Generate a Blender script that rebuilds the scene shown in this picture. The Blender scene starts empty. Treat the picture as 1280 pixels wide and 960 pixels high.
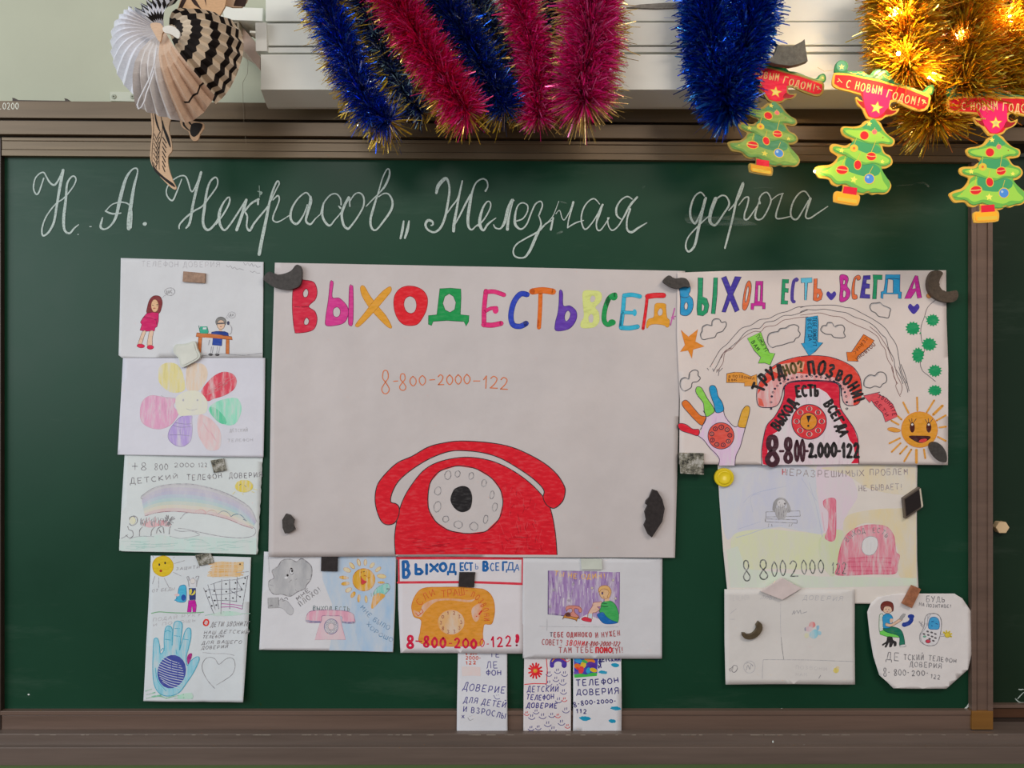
import bpy, bmesh, math, random
from mathutils import Vector
from mathutils.geometry import tessellate_polygon

# ------------------------------------------------------------------ camera, world, lights, exposure
SC = bpy.context.scene
COL = SC.collection
S = 0.00165            # metres per photo pixel on the chalkboard plane
D = 1.63               # camera distance to the chalkboard plane
ZC = 1.60              # height of the camera
cam_data = bpy.data.cameras.new('camera')
cam_data.sensor_width = 36.0
cam_data.lens = 36.0 * D / (1280 * S)
cam = bpy.data.objects.new('camera', cam_data)
COL.objects.link(cam)
cam.location = (0, -D, ZC)
cam.rotation_euler = (math.pi / 2, 0, 0)
SC.camera = cam

world = bpy.data.worlds.new('world')
SC.world = world
world.use_nodes = True
world.node_tree.nodes['Background'].inputs[0].default_value = (0.80, 0.80, 0.86, 1)
world.node_tree.nodes['Background'].inputs[1].default_value = 0.34

def area(name, loc, target, sx, sy, power, color):
    l = bpy.data.lights.new(name, 'AREA')
    l.shape = 'RECTANGLE'; l.size = sx; l.size_y = sy
    l.energy = power; l.color = color
    o = bpy.data.objects.new(name, l)
    COL.objects.link(o)
    o.location = loc
    o.rotation_euler = (Vector(target) - Vector(loc)).to_track_quat('-Z', 'Y').to_euler()
    return o

# daylight: two tall windows in the left-hand wall of the classroom
area('window_light', (-3.0, -1.9, 2.35), (0.2, -0.6, 1.8), 1.5, 1.7, 32, (0.90, 0.96, 1.0))
area('window_light', (-3.4, -4.6, 2.35), (0.2, 0, 1.8), 1.7, 1.7, 42, (0.90, 0.96, 1.0))
# added front fills, no lamp seen: tinsel sparkle, warm tint on the right
area('added_fill', (1.3, -2.0, 3.0), (0.6, 0, 1.6), 1.2, 0.3, 19, (1.0, 0.86, 0.72))
area('added_fill', (-0.9, -3.0, 3.1), (0, 0, 1.6), 1.2, 0.3, 15, (1.0, 0.95, 0.90))

SC.view_settings.view_transform = 'Standard'
SC.view_settings.look = 'None'
SC.view_settings.exposure = 0.0
SC.view_settings.gamma = 1.0
SC.view_settings.use_curve_mapping = False

# ------------------------------------------------------------------ helpers
rnd = random.Random(7)

def P(px, py, d=0.0):
    """photo pixel at depth d in front of the chalkboard plane -> world point"""
    k = (D - d) / D
    return Vector(((px - 640) * S * k, -d, ZC + (480 - py) * S * k))

def lin(c):
    c /= 255.0
    return c / 12.92 if c <= 0.04045 else ((c + 0.055) / 1.055) ** 2.4

PAPER_GAIN = 1.42
def rgb(t, gain=PAPER_GAIN):
    c = [lin(v) * gain for v in t]
    k = min(1.0, 0.88 / max(c))          # keep the hue when the gain would clip
    return tuple(v * k for v in c) + (1.0,)

MATS = {}
def mat(kind, c, gain=PAPER_GAIN):
    key = (kind, tuple(c), gain)
    if key in MATS:
        return MATS[key]
    m = bpy.data.materials.new('%s_%02x%02x%02x' % ((kind,) + tuple(int(v) for v in c)))
    MATS[key] = m
    m.use_nodes = True
    nt = m.node_tree; N = nt.nodes; L = nt.links
    b = N['Principled BSDF']
    col = rgb(c, gain)
    b.inputs['Base Color'].default_value = col
    b.inputs['Roughness'].default_value = 0.6
    b.inputs['Specular IOR Level'].default_value = 0.25
    tc = N.new('ShaderNodeTexCoord')
    def noise(scale, detail=3, rough=0.6, stretch=None, rot=0.0):
        n = N.new('ShaderNodeTexNoise')
        n.inputs['Scale'].default_value = scale
        n.inputs['Detail'].default_value = detail
        n.inputs['Roughness'].default_value = rough
        if stretch:
            mp = N.new('ShaderNodeMapping')
            mp.inputs['Scale'].default_value = stretch
            mp.inputs['Rotation'].default_value = (0, rot, 0)
            L.new(tc.outputs['Object'], mp.inputs[0]); L.new(mp.outputs[0], n.inputs['Vector'])
        else:
            L.new(tc.outputs['Object'], n.inputs['Vector'])
        return n
    def ramp(src, stops):
        r = N.new('ShaderNodeValToRGB')
        el = r.color_ramp.elements
        while len(el) < len(stops):
            el.new(0.5)
        for e, (p, cc) in zip(el, stops):
            e.position = p; e.color = cc
        L.new(src.outputs[0], r.inputs[0])
        return r
    def bump(src, strength, dist=0.001):
        bp = N.new('ShaderNodeBump')
        bp.inputs['Strength'].default_value = strength
        bp.inputs['Distance'].default_value = dist
        L.new(src.outputs[0], bp.inputs['Height'])
        L.new(bp.outputs[0], b.inputs['Normal'])
    mul = lambda f: tuple(min(0.9, v * f) for v in col[:3]) + (1,)
    towards = lambda f: tuple(v + (0.80 - v) * f for v in col[:3]) + (1,)
    if kind == 'paper':
        n = noise(9, 4)
        r = ramp(n, [(0.35, mul(0.96)), (0.65, mul(1.03))])
        L.new(r.outputs[0], b.inputs['Base Color'])
        bump(noise(14, 5, 0.55), 0.5, 0.004)
        b.inputs['Roughness'].default_value = 0.55
    elif kind == 'marker':          # felt tip: even with darker overlaps
        n = noise(60, 3, 0.6, (1, 1, 3.0), 0.5)
        r = ramp(n, [(0.30, mul(0.84)), (0.5, col), (0.74, towards(0.07))])
        L.new(r.outputs[0], b.inputs['Base Color'])
    elif kind == 'crayon':          # coloured pencil: streaky, paper showing through
        n = noise(95, 4, 0.7, (1, 1, 0.16), 0.62)
        r = ramp(n, [(0.30, mul(0.86)), (0.46, col), (0.64, towards(0.66))])
        L.new(r.outputs[0], b.inputs['Base Color'])
    elif kind == 'pastel':          # very faint coloured pencil, patchy
        n = noise(26, 5, 0.7, (1, 1, 0.35), 0.9)
        r = ramp(n, [(0.32, col), (0.62, towards(0.6))])
        L.new(r.outputs[0], b.inputs['Base Color'])
    elif kind == 'pencil':
        n = noise(150, 2)
        r = ramp(n, [(0.40, col), (0.62, towards(0.5))])
        L.new(r.outputs[0], b.inputs['Base Color'])
    elif kind == 'chalk':
        n = noise(330, 3, 0.75)
        r = ramp(n, [(0.30, tuple(col[i] * 0.45 + (0.02, 0.05, 0.04)[i] for i in range(3)) + (1,)), (0.50, col)])
        L.new(r.outputs[0], b.inputs['Base Color'])
        b.inputs['Roughness'].default_value = 0.95
        b.inputs['Specular IOR Level'].default_value = 0.05
    elif kind in ('smear',):
        n = noise(260 if kind == 'chalk' else 30, 3, 0.75, None if kind == 'chalk' else (0.25, 1, 3.0))
        lo, hi = ((0.10, 0.42) if kind == 'chalk' else (0.45, 1.0))
        r = ramp(n, [(lo, (0, 0, 0, 1)), (hi, (1, 1, 1, 1))] if kind == 'chalk' else [(0.42, (0, 0, 0, 1)), (0.85, (0.5, 0.5, 0.5, 1))])
        L.new(r.outputs[0], b.inputs['Alpha'])
        b.inputs['Roughness'].default_value = 0.95
        b.inputs['Specular IOR Level'].default_value = 0.05
    elif kind == 'board':
        n = noise(2.2, 5, 0.6)
        r = ramp(n, [(0.3, mul(0.88)), (0.7, mul(1.15))])
        n2 = noise(5, 6, 0.75, (0.3, 1, 1.6))
        r2 = ramp(n2, [(0.56, (0, 0, 0, 1)), (0.85, (0.06, 0.07, 0.06, 1))])
        mx = N.new('ShaderNodeMixRGB'); mx.blend_type = 'ADD'; mx.inputs[0].default_value = 0.55
        L.new(r.outputs[0], mx.inputs[1]); L.new(r2.outputs[0], mx.inputs[2])
        L.new(mx.outputs[0], b.inputs['Base Color'])
        rr = ramp(n, [(0.3, (0.34, 0.34, 0.34, 1)), (0.7, (0.44, 0.44, 0.44, 1))])
        L.new(rr.outputs[0], b.inputs['Roughness'])
        b.inputs['Specular IOR Level'].default_value = 0.27
        bump(noise(6, 3), 0.15, 0.002)
    elif kind == 'frame':           # anodised brown aluminium, dusty
        n = noise(30, 4, 0.7, (0.05, 1, 1), 0)
        r = ramp(n, [(0.3, mul(0.82)), (0.7, mul(1.2))])
        L.new(r.outputs[0], b.inputs['Base Color'])
        b.inputs['Roughness'].default_value = 0.42
        b.inputs['Metallic'].default_value = 0.25
        b.inputs['Specular IOR Level'].default_value = 0.5
    elif kind == 'wall':
        n = noise(3, 5)
        r = ramp(n, [(0.35, mul(0.95)), (0.65, mul(1.03))])
        L.new(r.outputs[0], b.inputs['Base Color'])
        bump(noise(35, 4), 0.25, 0.002)
        b.inputs['Roughness'].default_value = 0.6
    elif kind == 'plastic':
        n = noise(5, 4)
        r = ramp(n, [(0.35, mul(0.95)), (0.65, mul(1.02))])
        L.new(r.outputs[0], b.inputs['Base Color'])
        b.inputs['Roughness'].default_value = 0.35
        b.inputs['Specular IOR Level'].default_value = 0.5
    elif kind == 'magnet':
        n = noise(120, 4, 0.7)
        r = ramp(n, [(0.3, mul(0.75)), (0.7, mul(1.35))])
        L.new(r.outputs[0], b.inputs['Base Color'])
        b.inputs['Roughness'].default_value = 0.5
        bump(n, 0.6, 0.001)
    elif kind == 'mottled':
        n = noise(75, 5, 0.75)
        r = ramp(n, [(0.38, (0.03, 0.03, 0.028, 1)), (0.5, mul(1.0)), (0.60, (0.55, 0.54, 0.50, 1))])
        L.new(r.outputs[0], b.inputs['Base Color'])
        b.inputs['Roughness'].default_value = 0.35
    elif kind == 'spark':  # pale needles that paint bright glints into the tinsel
        b.inputs['Metallic'].default_value = 0.9
        b.inputs['Roughness'].default_value = 0.12
    elif kind == 'metal_foil':
        b.inputs['Metallic'].default_value = 0.88
        b.inputs['Roughness'].default_value = 0.2
        n = noise(200, 2)
        r = ramp(n, [(0.3, mul(0.7)), (0.7, mul(1.4))])
        L.new(r.outputs[0], b.inputs['Base Color'])
    elif kind == 'foil':
        b.inputs['Metallic'].default_value = 0.3
        b.inputs['Roughness'].default_value = 0.2
        b.inputs['Specular IOR Level'].default_value = 0.8
        n = noise(200, 2)
        r = ramp(n, [(0.3, mul(0.6)), (0.7, mul(1.5))])
        L.new(r.outputs[0], b.inputs['Base Color'])
    elif kind == 'glow':            # printed film lit from inside by an LED
        b.inputs['Emission Color'].default_value = col
        b.inputs['Emission Strength'].default_value = 0.12
    elif kind == 'glow_bright':
        b.inputs['Emission Color'].default_value = col
        b.inputs['Emission Strength'].default_value = 0.38
    elif kind == 'bulb':
        b.inputs['Emission Color'].default_value = (1.0, 0.72, 0.32, 1)
        b.inputs['Emission Strength'].default_value = 30.0
    elif kind == 'gloss':
        b.inputs['Roughness'].default_value = 0.3
        b.inputs['Specular IOR Level'].default_value = 0.5
        n = noise(25, 3)
        r = ramp(n, [(0.35, mul(0.92)), (0.65, mul(1.06))])
        L.new(r.outputs[0], b.inputs['Base Color'])
    elif kind == 'pleat':
        n = noise(160, 3, 0.6, (1, 1, 4), 0.2)
        r = ramp(n, [(0.35, mul(0.93)), (0.65, mul(1.04))])
        L.new(r.outputs[0], b.inputs['Base Color'])
        bump(n, 0.3, 0.001)
    return m

def tag(o, label=None, cat=None, group=None, kind=None):
    if label: o['label'] = label
    if cat: o['category'] = cat
    if group: o['group'] = group
    if kind: o['kind'] = kind
    return o

def link(name, me, parent=None, loc=None):
    o = bpy.data.objects.new(name, me)
    COL.objects.link(o)
    if parent is not None: o.parent = parent
    if loc is not None: o.location = loc
    return o

def empty(name, loc):
    o = bpy.data.objects.new(name, None)
    COL.objects.link(o); o.location = loc
    o.empty_display_size = 0.05
    return o

def mesh(name, verts, faces, mats, mi=None, smooth=False):
    me = bpy.data.meshes.new(name)
    me.from_pydata([tuple(v) for v in verts], [], faces)
    for m in mats: me.materials.append(m)
    if mi: me.polygons.foreach_set('material_index', mi)
    if smooth: me.polygons.foreach_set('use_smooth', [True] * len(me.polygons))
    me.update()
    return me

def nums(s):
    if isinstance(s, str):
        v = [float(t) for t in s.split()]
        return [(v[i], v[i + 1]) for i in range(0, len(v) - 1, 2)]
    return [tuple(p) for p in s]

def catmull(pts, closed=False, step=2.0):
    n = len(pts)
    if n < 3 and not closed:
        out = []
        a, b = pts[0], pts[-1]
        k = max(1, int(math.dist(a[:2], b[:2]) / step))
        return [tuple(a[j] + (b[j] - a[j]) * i / k for j in range(len(a))) for i in range(k + 1)]
    out = []
    rng = range(n) if closed else range(n - 1)
    for i in rng:
        p1, p2 = pts[i], pts[(i + 1) % n]
        p0 = pts[i - 1] if (closed or i > 0) else p1
        p3 = pts[(i + 2) % n] if (closed or i + 2 < n) else p2
        k = max(1, min(40, int(math.dist(p1[:2], p2[:2]) / step) + 1))
        for q in range(k):
            t = q / k
            out.append(tuple(0.5 * ((2 * p1[j]) + (-p0[j] + p2[j]) * t + (2 * p0[j] - 5 * p1[j] + 4 * p2[j] - p3[j]) * t * t
                             + (-p0[j] + 3 * p1[j] - 3 * p2[j] + p3[j]) * t ** 3) for j in range(len(p1))))
    if not closed: out.append(tuple(pts[-1]))
    return out

def straight(pts, step=3.0):
    out = []
    for a, b in zip(pts[:-1], pts[1:]):
        k = max(1, int(math.dist(a[:2], b[:2]) / step))
        out += [tuple(a[j] + (b[j] - a[j]) * i / k for j in range(len(a))) for i in range(k)]
    out.append(tuple(pts[-1]))
    return out

FONT = {
 'А': '0 10 5 0 10 10;2 6.5 8 6.5', 'Б': '9 0 1 0 1 10 6 10 9 8 8 5 5 4 1 4', 'В': '1 0 1 10 6 10 9 7.5 7 5 1 5;1 0 6 0 8 2.5 6 5',
 'Г': '1 10 1 0 9 0', 'Д': '0 12.5 0 9.5 10 9.5 10 12.5;2 9.5 4 0 8 0 8 9.5', 'Е': '9 0 1 0 1 10 9 10;1 5 7 5',
 'Ж': '5 0 5 10;0 0 5 5 10 0;0 10 5 5 10 10', 'З': '~1 1 5 0 8 2 4 5 9 7 6 10 1 9', 'И': '1 0 1 10 9 0 9 10',
 'Й': '1 0 1 10 9 0 9 10;3 -3 5 -2 7 -3', 'К': '1 0 1 10;9 0 1 5 9 10', 'Л': '0 10 2 9 4 0 9 0 9 10', 'М': '1 10 1 0 5 6 9 0 9 10',
 'Н': '1 0 1 10;9 0 9 10;1 5 9 5', 'О': '~5 0 1 2 0 6 3 10 7 10 10 6 8 1 5 0', 'П': '1 10 1 0 9 0 9 10', 'Р': '1 10 1 0 7 0 9 3 7 6 1 6',
 'С': '~9 1 5 0 1 3 1 7 5 10 9 9', 'Т': '0 0 10 0;5 0 5 10', 'У': '0 0 5 6;10 0 3 10', 'Ф': '5 -1 5 11;~5 2 1 3 1 7 5 8 9 7 9 3 5 2',
 'Х': '0 0 10 10;10 0 0 10', 'Ч': '1 0 1 4 3 6 9 5;9 0 9 10', 'Ш': '0 0 0 10 10 10 10 0;5 0 5 10', 'Щ': '0 0 0 10 10 10 11 12;9 0 9 10;5 0 5 10',
 'Ь': '1 0 1 10 6 10 8 8 7 5 1 5', 'Ы': '0 0 0 10 4 10 6 8 4 5 0 5;10 0 10 10', 'Я': '9 10 9 0 3 0 1 3 3 5 9 5;4 5 0 10',
 'Ю': '0 0 0 10;0 5 3 5;~7 0 3 3 3 7 7 10 10 7 10 3 7 0', '0': '~5 0 1 3 1 7 5 10 9 7 9 3 5 0', '1': '2 3 6 0 6 10',
 '2': '~1 2 4 0 8 2 6 6 1 10;1 10 9 10', '3': '~1 1 5 0 8 2 4 5 9 7 6 10 1 9',
 '8': '~5 5 2 3 3 0 7 0 8 3 5 5 1 8 3 10 7 10 9 8 5 5', '-': '2 5 8 5', '!': '5 0 5 7;4.5 9 5.5 10', '?': '~1 2 4 0 8 2 5 6;5 9 5.5 10',
 '+': '0 5 10 5;5 0 5 10', '.': '4 9 5 10', ',': '5 9 4 12', ':': '4 3 5 4;4 8 5 9', 'D': '1 0 1 10 6 9 9 5 6 1 1 0',
}

class Surf:
    """flat or gently waved sheet: depth(px,py) = base + f(px) + g(py), linear between grid lines"""
    G = 8.0
    def __init__(s, base, f=None, g=None):
        s.base = base; s.f = f or (lambda x: 0.0); s.g = g or (lambda y: 0.0)
        s.k = (D - base) / D
        s.cf = {}; s.cg = {}
    def ev(s, fn, cache, v):
        i = math.floor(v / s.G); t = v / s.G - i
        for j in (i, i + 1):
            if j not in cache: cache[j] = fn(j * s.G)
        return cache[i] * (1 - t) + cache[i + 1] * t
    def depth(s, x, y):
        return s.base + s.ev(s.f, s.cf, x) + s.ev(s.g, s.cg, y)
    def pt(s, x, y, off=0.0):
        return Vector(((x - 640) * S * s.k, -(s.depth(x, y) + off), ZC + (480 - y) * S * s.k))

class Buf:
    def __init__(s): s.v = []; s.f = []; s.mi = []; s.mats = []; s.idx = {}
    def m(s, mt):
        if mt.name not in s.idx:
            s.idx[mt.name] = len(s.mats); s.mats.append(mt)
        return s.idx[mt.name]

def cut_grid(polys, G):
    """polys: list of 2-D convex polygons; split along grid lines of pitch G"""
    def split(poly, ax, c):
        lo, hi = [], []
        n = len(poly)
        for i in range(n):
            a, b = poly[i], poly[(i + 1) % n]
            da, db = a[ax] - c, b[ax] - c
            if da <= 0: lo.append(a)
            if da >= 0: hi.append(a)
            if da * db < 0:
                t = da / (da - db)
                q = (a[0] + (b[0] - a[0]) * t, a[1] + (b[1] - a[1]) * t)
                lo.append(q); hi.append(q)
        return lo, hi
    for ax in (0, 1):
        out = []
        for poly in polys:
            mn = min(p[ax] for p in poly); mx = max(p[ax] for p in poly)
            cur = poly
            c = (math.floor(mn / G) + 1) * G
            while c < mx - 1e-6 and len(cur) >= 3:
                lo, hi = split(cur, ax, c)
                if len(lo) >= 3: out.append(lo)
                cur = hi
                c += G
            if len(cur) >= 3: out.append(cur)
        polys = out
    return polys

def clip_convex(polys, c):
    """keep what lies inside the convex polygon c (clockwise on screen)"""
    for a, b in zip(c, c[1:] + c[:1]):
        out = []
        for q in polys:
            o = []
            for i in range(len(q)):
                p, r = q[i], q[(i + 1) % len(q)]
                dp = (b[0] - a[0]) * (p[1] - a[1]) - (b[1] - a[1]) * (p[0] - a[0])
                dr = (b[0] - a[0]) * (r[1] - a[1]) - (b[1] - a[1]) * (r[0] - a[0])
                if dp >= 0: o.append(p)
                if dp * dr < 0:
                    t = dp / (dp - dr); o.append((p[0] + (r[0] - p[0]) * t, p[1] + (r[1] - p[1]) * t))
            if len(o) >= 3: out.append(o)
        polys = out
    return polys

class Art:
    """ink, pencil and paint laid on a sheet; every begin() opens one child mesh"""
    DZ = 5e-6; wm = 1.0
    def __init__(s, owner, surf, origin, start=1.2e-4):
        s.owner = owner; s.surf = surf; s.o = origin; s.z = start; s.ramp = 0.0
        s.fx = s.fy = 0.0; s.s = 1.0; s.buf = None; s.parts = []
    def F(s, fx, fy, sc): s.fx, s.fy, s.s = fx, fy, sc; return s
    def begin(s, name, label=None):
        s.flush(); s.buf = Buf(); s.name = name; s.label = label; return s
    def flush(s):
        if s.buf and s.buf.f:
            me = mesh(s.name, s.buf.v, s.buf.f, s.buf.mats, s.buf.mi)
            o = link(s.name, me, s.owner)
            if s.label: o['label'] = s.label
            s.parts.append(o)
        s.buf = None
    def g(s, p): return (p[0] / s.s + s.fx, p[1] / s.s + s.fy)
    def _v(s, x, y):
        s.buf.v.append(s.surf.pt(x, y, s.z) - s.o); return len(s.buf.v) - 1
    clip = None
    def fill(s, pts, mt, smooth=True, holes=(), edge=None, ew=1.0):
        s.z += s.DZ
        pts = nums(pts)
        outer = [s.g(p) for p in (catmull(pts, True, 1.5 * s.s) if smooth else pts)]
        loops = [outer] + [[s.g(p) for p in (catmull(nums(h), True, 1.5 * s.s) if smooth else nums(h))] for h in holes]
        flat = [p for l in loops for p in l]
        tris = tessellate_polygon([[Vector((p[0], p[1], 0)) for p in l] for l in loops])
        polys = [[flat[i] for i in t] for t in tris]
        mi = s.buf.m(mt)
        if s.clip: polys = clip_convex(polys, s.clip)
        for q in cut_grid(polys, s.surf.G):
            area2 = sum(q[i][0] * q[(i + 1) % len(q)][1] - q[(i + 1) % len(q)][0] * q[i][1] for i in range(len(q)))
            if abs(area2) < 1e-5: continue
            if area2 > 0: q = q[::-1]
            s.buf.f.append([s._v(*p) for p in q]); s.buf.mi.append(mi)
        if edge is not None:
            for l in loops: s._ribbon([p + (ew,) for p in l], edge, closed=True)
        return s
    def _ribbon(s, P3, mt, closed=False):
        s.z += s.DZ * 0.5
        pts = [P3[0]]
        for p in P3[1:]:
            if math.dist(p[:2], pts[-1][:2]) > 0.15: pts.append(p)
        n = len(pts)
        mi = s.buf.m(mt)
        if n < 2:
            return s._disc(pts[0], mi)
        L = []
        for i in range(n):
            a = pts[i - 1] if (i > 0 or closed) else pts[0]
            b = pts[(i + 1) % n] if (i < n - 1 or closed) else pts[-1]
            dx, dy = b[0] - a[0], b[1] - a[1]
            l = math.hypot(dx, dy) or 1.0
            w = pts[i][2] / 2
            x, y = pts[i][0], pts[i][1]
            L.append((s._v(x - dy / l * w, y + dx / l * w), s._v(x + dy / l * w, y - dx / l * w)))
            s.z += s.ramp
        for i in range(n if closed else n - 1):
            a, b = L[i], L[(i + 1) % n]
            s.buf.f.append([a[1], b[1], b[0], a[0]][::-1]); s.buf.mi.append(mi)
        if not closed:
            for p in (pts[0], pts[-1]):
                if p[2] > 1.2: s._disc(p, mi)
    def _disc(s, p, mi, n=8):
        ids = [s._v(p[0] + p[2] / 2 * math.cos(2 * math.pi * i / n), p[1] - p[2] / 2 * math.sin(2 * math.pi * i / n)) for i in range(n)]
        s.buf.f.append(ids); s.buf.mi.append(mi)
    def line(s, pts, mt, w=1.0, smooth=True, closed=False, jit=0.0):
        """w in photo pixels"""
        for part in (pts.split(';') if isinstance(pts, str) else [pts]):
            q = nums(part)
            if jit: q = [(x + rnd.uniform(-jit, jit), y + rnd.uniform(-jit, jit)) for x, y in q]
            if smooth:
                q = catmull(q, closed, 2.0 * s.s)
                s._ribbon([s.g(p) + (w,) for p in q], mt, closed)
            else:
                if closed: q = q + [q[0]]
                mi = s.buf.m(mt)
                for a, b in zip(q[:-1], q[1:]):
                    s._ribbon([s.g(p) + (w,) for p in straight([a, b], 3 * s.s)], mt)
        return s
    def wline(s, pts, mt):
        """x y w triples, w in frame units"""
        for part in pts.split(';'):
            v = [float(t) for t in part.split()]
            q = [(v[i], v[i + 1], v[i + 2] * s.wm) for i in range(0, len(v), 3)]
            q = catmull(q, False, 1.5 * s.s)
            s._ribbon([s.g(p) + (max(0.8, p[2] / s.s),) for p in q], mt)
        return s
    def oval(s, cx, cy, rx, ry, mt=None, edge=None, ew=1.0, rot=0.0, n=20, wob=0.0):
        c, q = math.cos(rot), math.sin(rot)
        pts = []
        for i in range(n):
            a = 2 * math.pi * i / n
            f = 1 + (rnd.uniform(-wob, wob) if wob else 0)
            x, y = rx * math.cos(a) * f, ry * math.sin(a) * f
            pts.append((cx + x * c - y * q, cy + x * q + y * c))
        if mt is not None: s.fill(pts, mt, smooth=False)
        if edge is not None: s.line(pts, edge, ew, smooth=True, closed=True)
        return s
    def text(s, txt, path, h, mt, w=1.0, slant=0.0, jit=0.25, fillw=0.70, h2=None):
        """letters along a baseline path; h is the letter height in frame units"""
        base = nums(path)
        base = catmull(base, False, 4) if len(base) > 2 else straight(base, 4)
        cum = [0.0]
        for a, b in zip(base[:-1], base[1:]): cum.append(cum[-1] + math.dist(a, b))
        total = cum[-1]
        wts = [0.55 if c == ' ' else (0.7 if c in '-!1.,:' else 1.0) for c in txt]
        adv = total / sum(wts); pos = 0.0
        s.z += s.DZ
        for c, wt in zip(txt, wts):
            a = pos + adv * wt / 2; pos += adv * wt
            if c not in FONT: continue
            i = 0
            while i < len(cum) - 2 and cum[i + 1] < a: i += 1
            seg = (cum[i + 1] - cum[i]) or 1
            t = (a - cum[i]) / seg
            x = base[i][0] + (base[i + 1][0] - base[i][0]) * t
            y = base[i][1] + (base[i + 1][1] - base[i][1]) * t
            tx, ty = (base[i + 1][0] - base[i][0]) / seg, (base[i + 1][1] - base[i][1]) / seg
            hh = h if h2 is None else h + (h2 - h) * a / total
            gw = adv * wt * fillw
            hh *= 1 + rnd.uniform(-0.04, 0.04); y0 = rnd.uniform(-0.03, 0.03) * hh
            z0 = s.z
            for st in FONT[c].split(';'):
                sm = st.startswith('~')
                q = []
                for gx, gy in nums(st.lstrip('~')):
                    u = (gx / 10 - 0.5) * gw + rnd.uniform(-jit, jit) * s.s * 0.5
                    v = (gy / 10 - 1.0) * hh + y0 + rnd.uniform(-jit, jit) * s.s * 0.5
                    u -= slant * v
                    q.append((x + u * tx - v * ty, y + u * ty + v * tx))
                s.z = z0
                s.line(q, mt, w, smooth=sm)
            s.z = z0
        return s

def grow_mesh(polys, surf, origin, thick):
    """sheet with a front, a back and edges from convex 2-D polygons that share corners"""
    idx = {}; v = []; f = []; ec = {}
    def vi(p):
        k = (round(p[0], 3), round(p[1], 3))
        if k not in idx:
            idx[k] = len(v); v.append(surf.pt(p[0], p[1]) - origin)
        return idx[k]
    for q in polys:
        a2 = sum(q[i][0] * q[(i + 1) % len(q)][1] - q[(i + 1) % len(q)][0] * q[i][1] for i in range(len(q)))
        if abs(a2) < 1e-4: continue
        if a2 > 0: q = q[::-1]
        ids = []
        for p in q:
            i = vi(p)
            if not ids or (i != ids[-1]): ids.append(i)
        if ids[0] == ids[-1]: ids.pop()
        if len(ids) < 3 or len(set(ids)) != len(ids): continue
        f.append(ids)
        for a, b in zip(ids, ids[1:] + ids[:1]): ec[(a, b)] = ec.get((a, b), 0) + 1
    n = len(v)
    back = [p + Vector((0, thick, 0)) for p in v]
    border = [(a, b) for (a, b) in ec if (b, a) not in ec]
    nf = len(f)
    f2 = f + [[i + n for i in q[::-1]] for q in f] + [[b, a, a + n, b + n] for a, b in border]
    return v + back, f2, nf

def paper(name, outline, surf, label, cat, color=(200, 200, 202), kind='paper', group=None, thick=0.00035):
    outline = nums(outline)
    cx = sum(p[0] for p in outline) / len(outline); cy = sum(p[1] for p in outline) / len(outline)
    origin = surf.pt(cx, cy)
    # clip grid cells by ear-cut outline: split tessellated triangles on the same grid
    tris = tessellate_polygon([[Vector((p[0], p[1], 0)) for p in outline]])
    polys = cut_grid([[outline[i] for i in t] for t in tris], surf.G)
    v, f, nf = grow_mesh(polys, surf, origin, thick)
    me = mesh(name, v, f, [mat(kind, color)], smooth=False)
    me.polygons.foreach_set('use_smooth', [i < nf for i in range(len(me.polygons))])
    o = link(name, me, None, origin)
    tag(o, label, cat, group)
    return o, Art(o, surf, origin)

def slab(name, pts, d0, d1, mt, parent=None, origin=None, smooth=False, bevel=0.0, seg=2, rel=None, step=1.5):
    """outline in photo pixels (at its front face d1) extruded back to d0"""
    pts = nums(pts)
    if smooth: pts = catmull(pts, True, step)
    a2 = sum(pts[i][0] * pts[(i + 1) % len(pts)][1] - pts[(i + 1) % len(pts)][0] * pts[i][1] for i in range(len(pts)))
    if a2 > 0: pts = pts[::-1]
    fr = [P(x, y, d1) for x, y in pts]
    if origin is None:
        c = sum(fr, Vector()) / len(fr); origin = Vector((c.x, -d0, c.z))
    bm = bmesh.new()
    fv = [bm.verts.new(p - origin) for p in fr]
    bv = [bm.verts.new(p + Vector((0, d1 - d0, 0)) - origin) for p in fr]
    ff = bm.faces.new(fv)
    bm.faces.new(bv[::-1])
    n = len(fv)
    for i in range(n):
        bm.faces.new([fv[(i + 1) % n], fv[i], bv[i], bv[(i + 1) % n]])
    if bevel:
        bmesh.ops.bevel(bm, geom=[e for e in ff.edges] if n > 8 else [e for e in bm.edges if any(v in fv for v in e.verts)],
                        offset=bevel, segments=seg, affect='EDGES', profile=0.6, clamp_overlap=True)
    bmesh.ops.recalc_face_normals(bm, faces=bm.faces)
    bmesh.ops.triangulate(bm, faces=[f for f in bm.faces if len(f.verts) > 4])
    me = bpy.data.meshes.new(name); bm.to_mesh(me); bm.free()
    me.materials.append(mt)
    return link(name, me, parent, origin if rel is None else origin - rel), origin

def tube_mesh(pts, r, n=8):
    v = []; f = []
    for i, p in enumerate(pts):
        a = pts[max(0, i - 1)]; b = pts[min(len(pts) - 1, i + 1)]
        t = (b - a).normalized()
        u = t.cross(Vector((0, 1, 0.01))).normalized(); w = t.cross(u)
        for k in range(n):
            an = 2 * math.pi * k / n
            v.append(p + (u * math.cos(an) + w * math.sin(an)) * r)
    for i in range(len(pts) - 1):
        for k in range(n):
            f.append([i * n + k, i * n + (k + 1) % n, (i + 1) * n + (k + 1) % n, (i + 1) * n + k])
    f.append(list(range(n))[::-1]); f.append([(len(pts) - 1) * n + k for k in range(n)])
    return v, f

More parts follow.
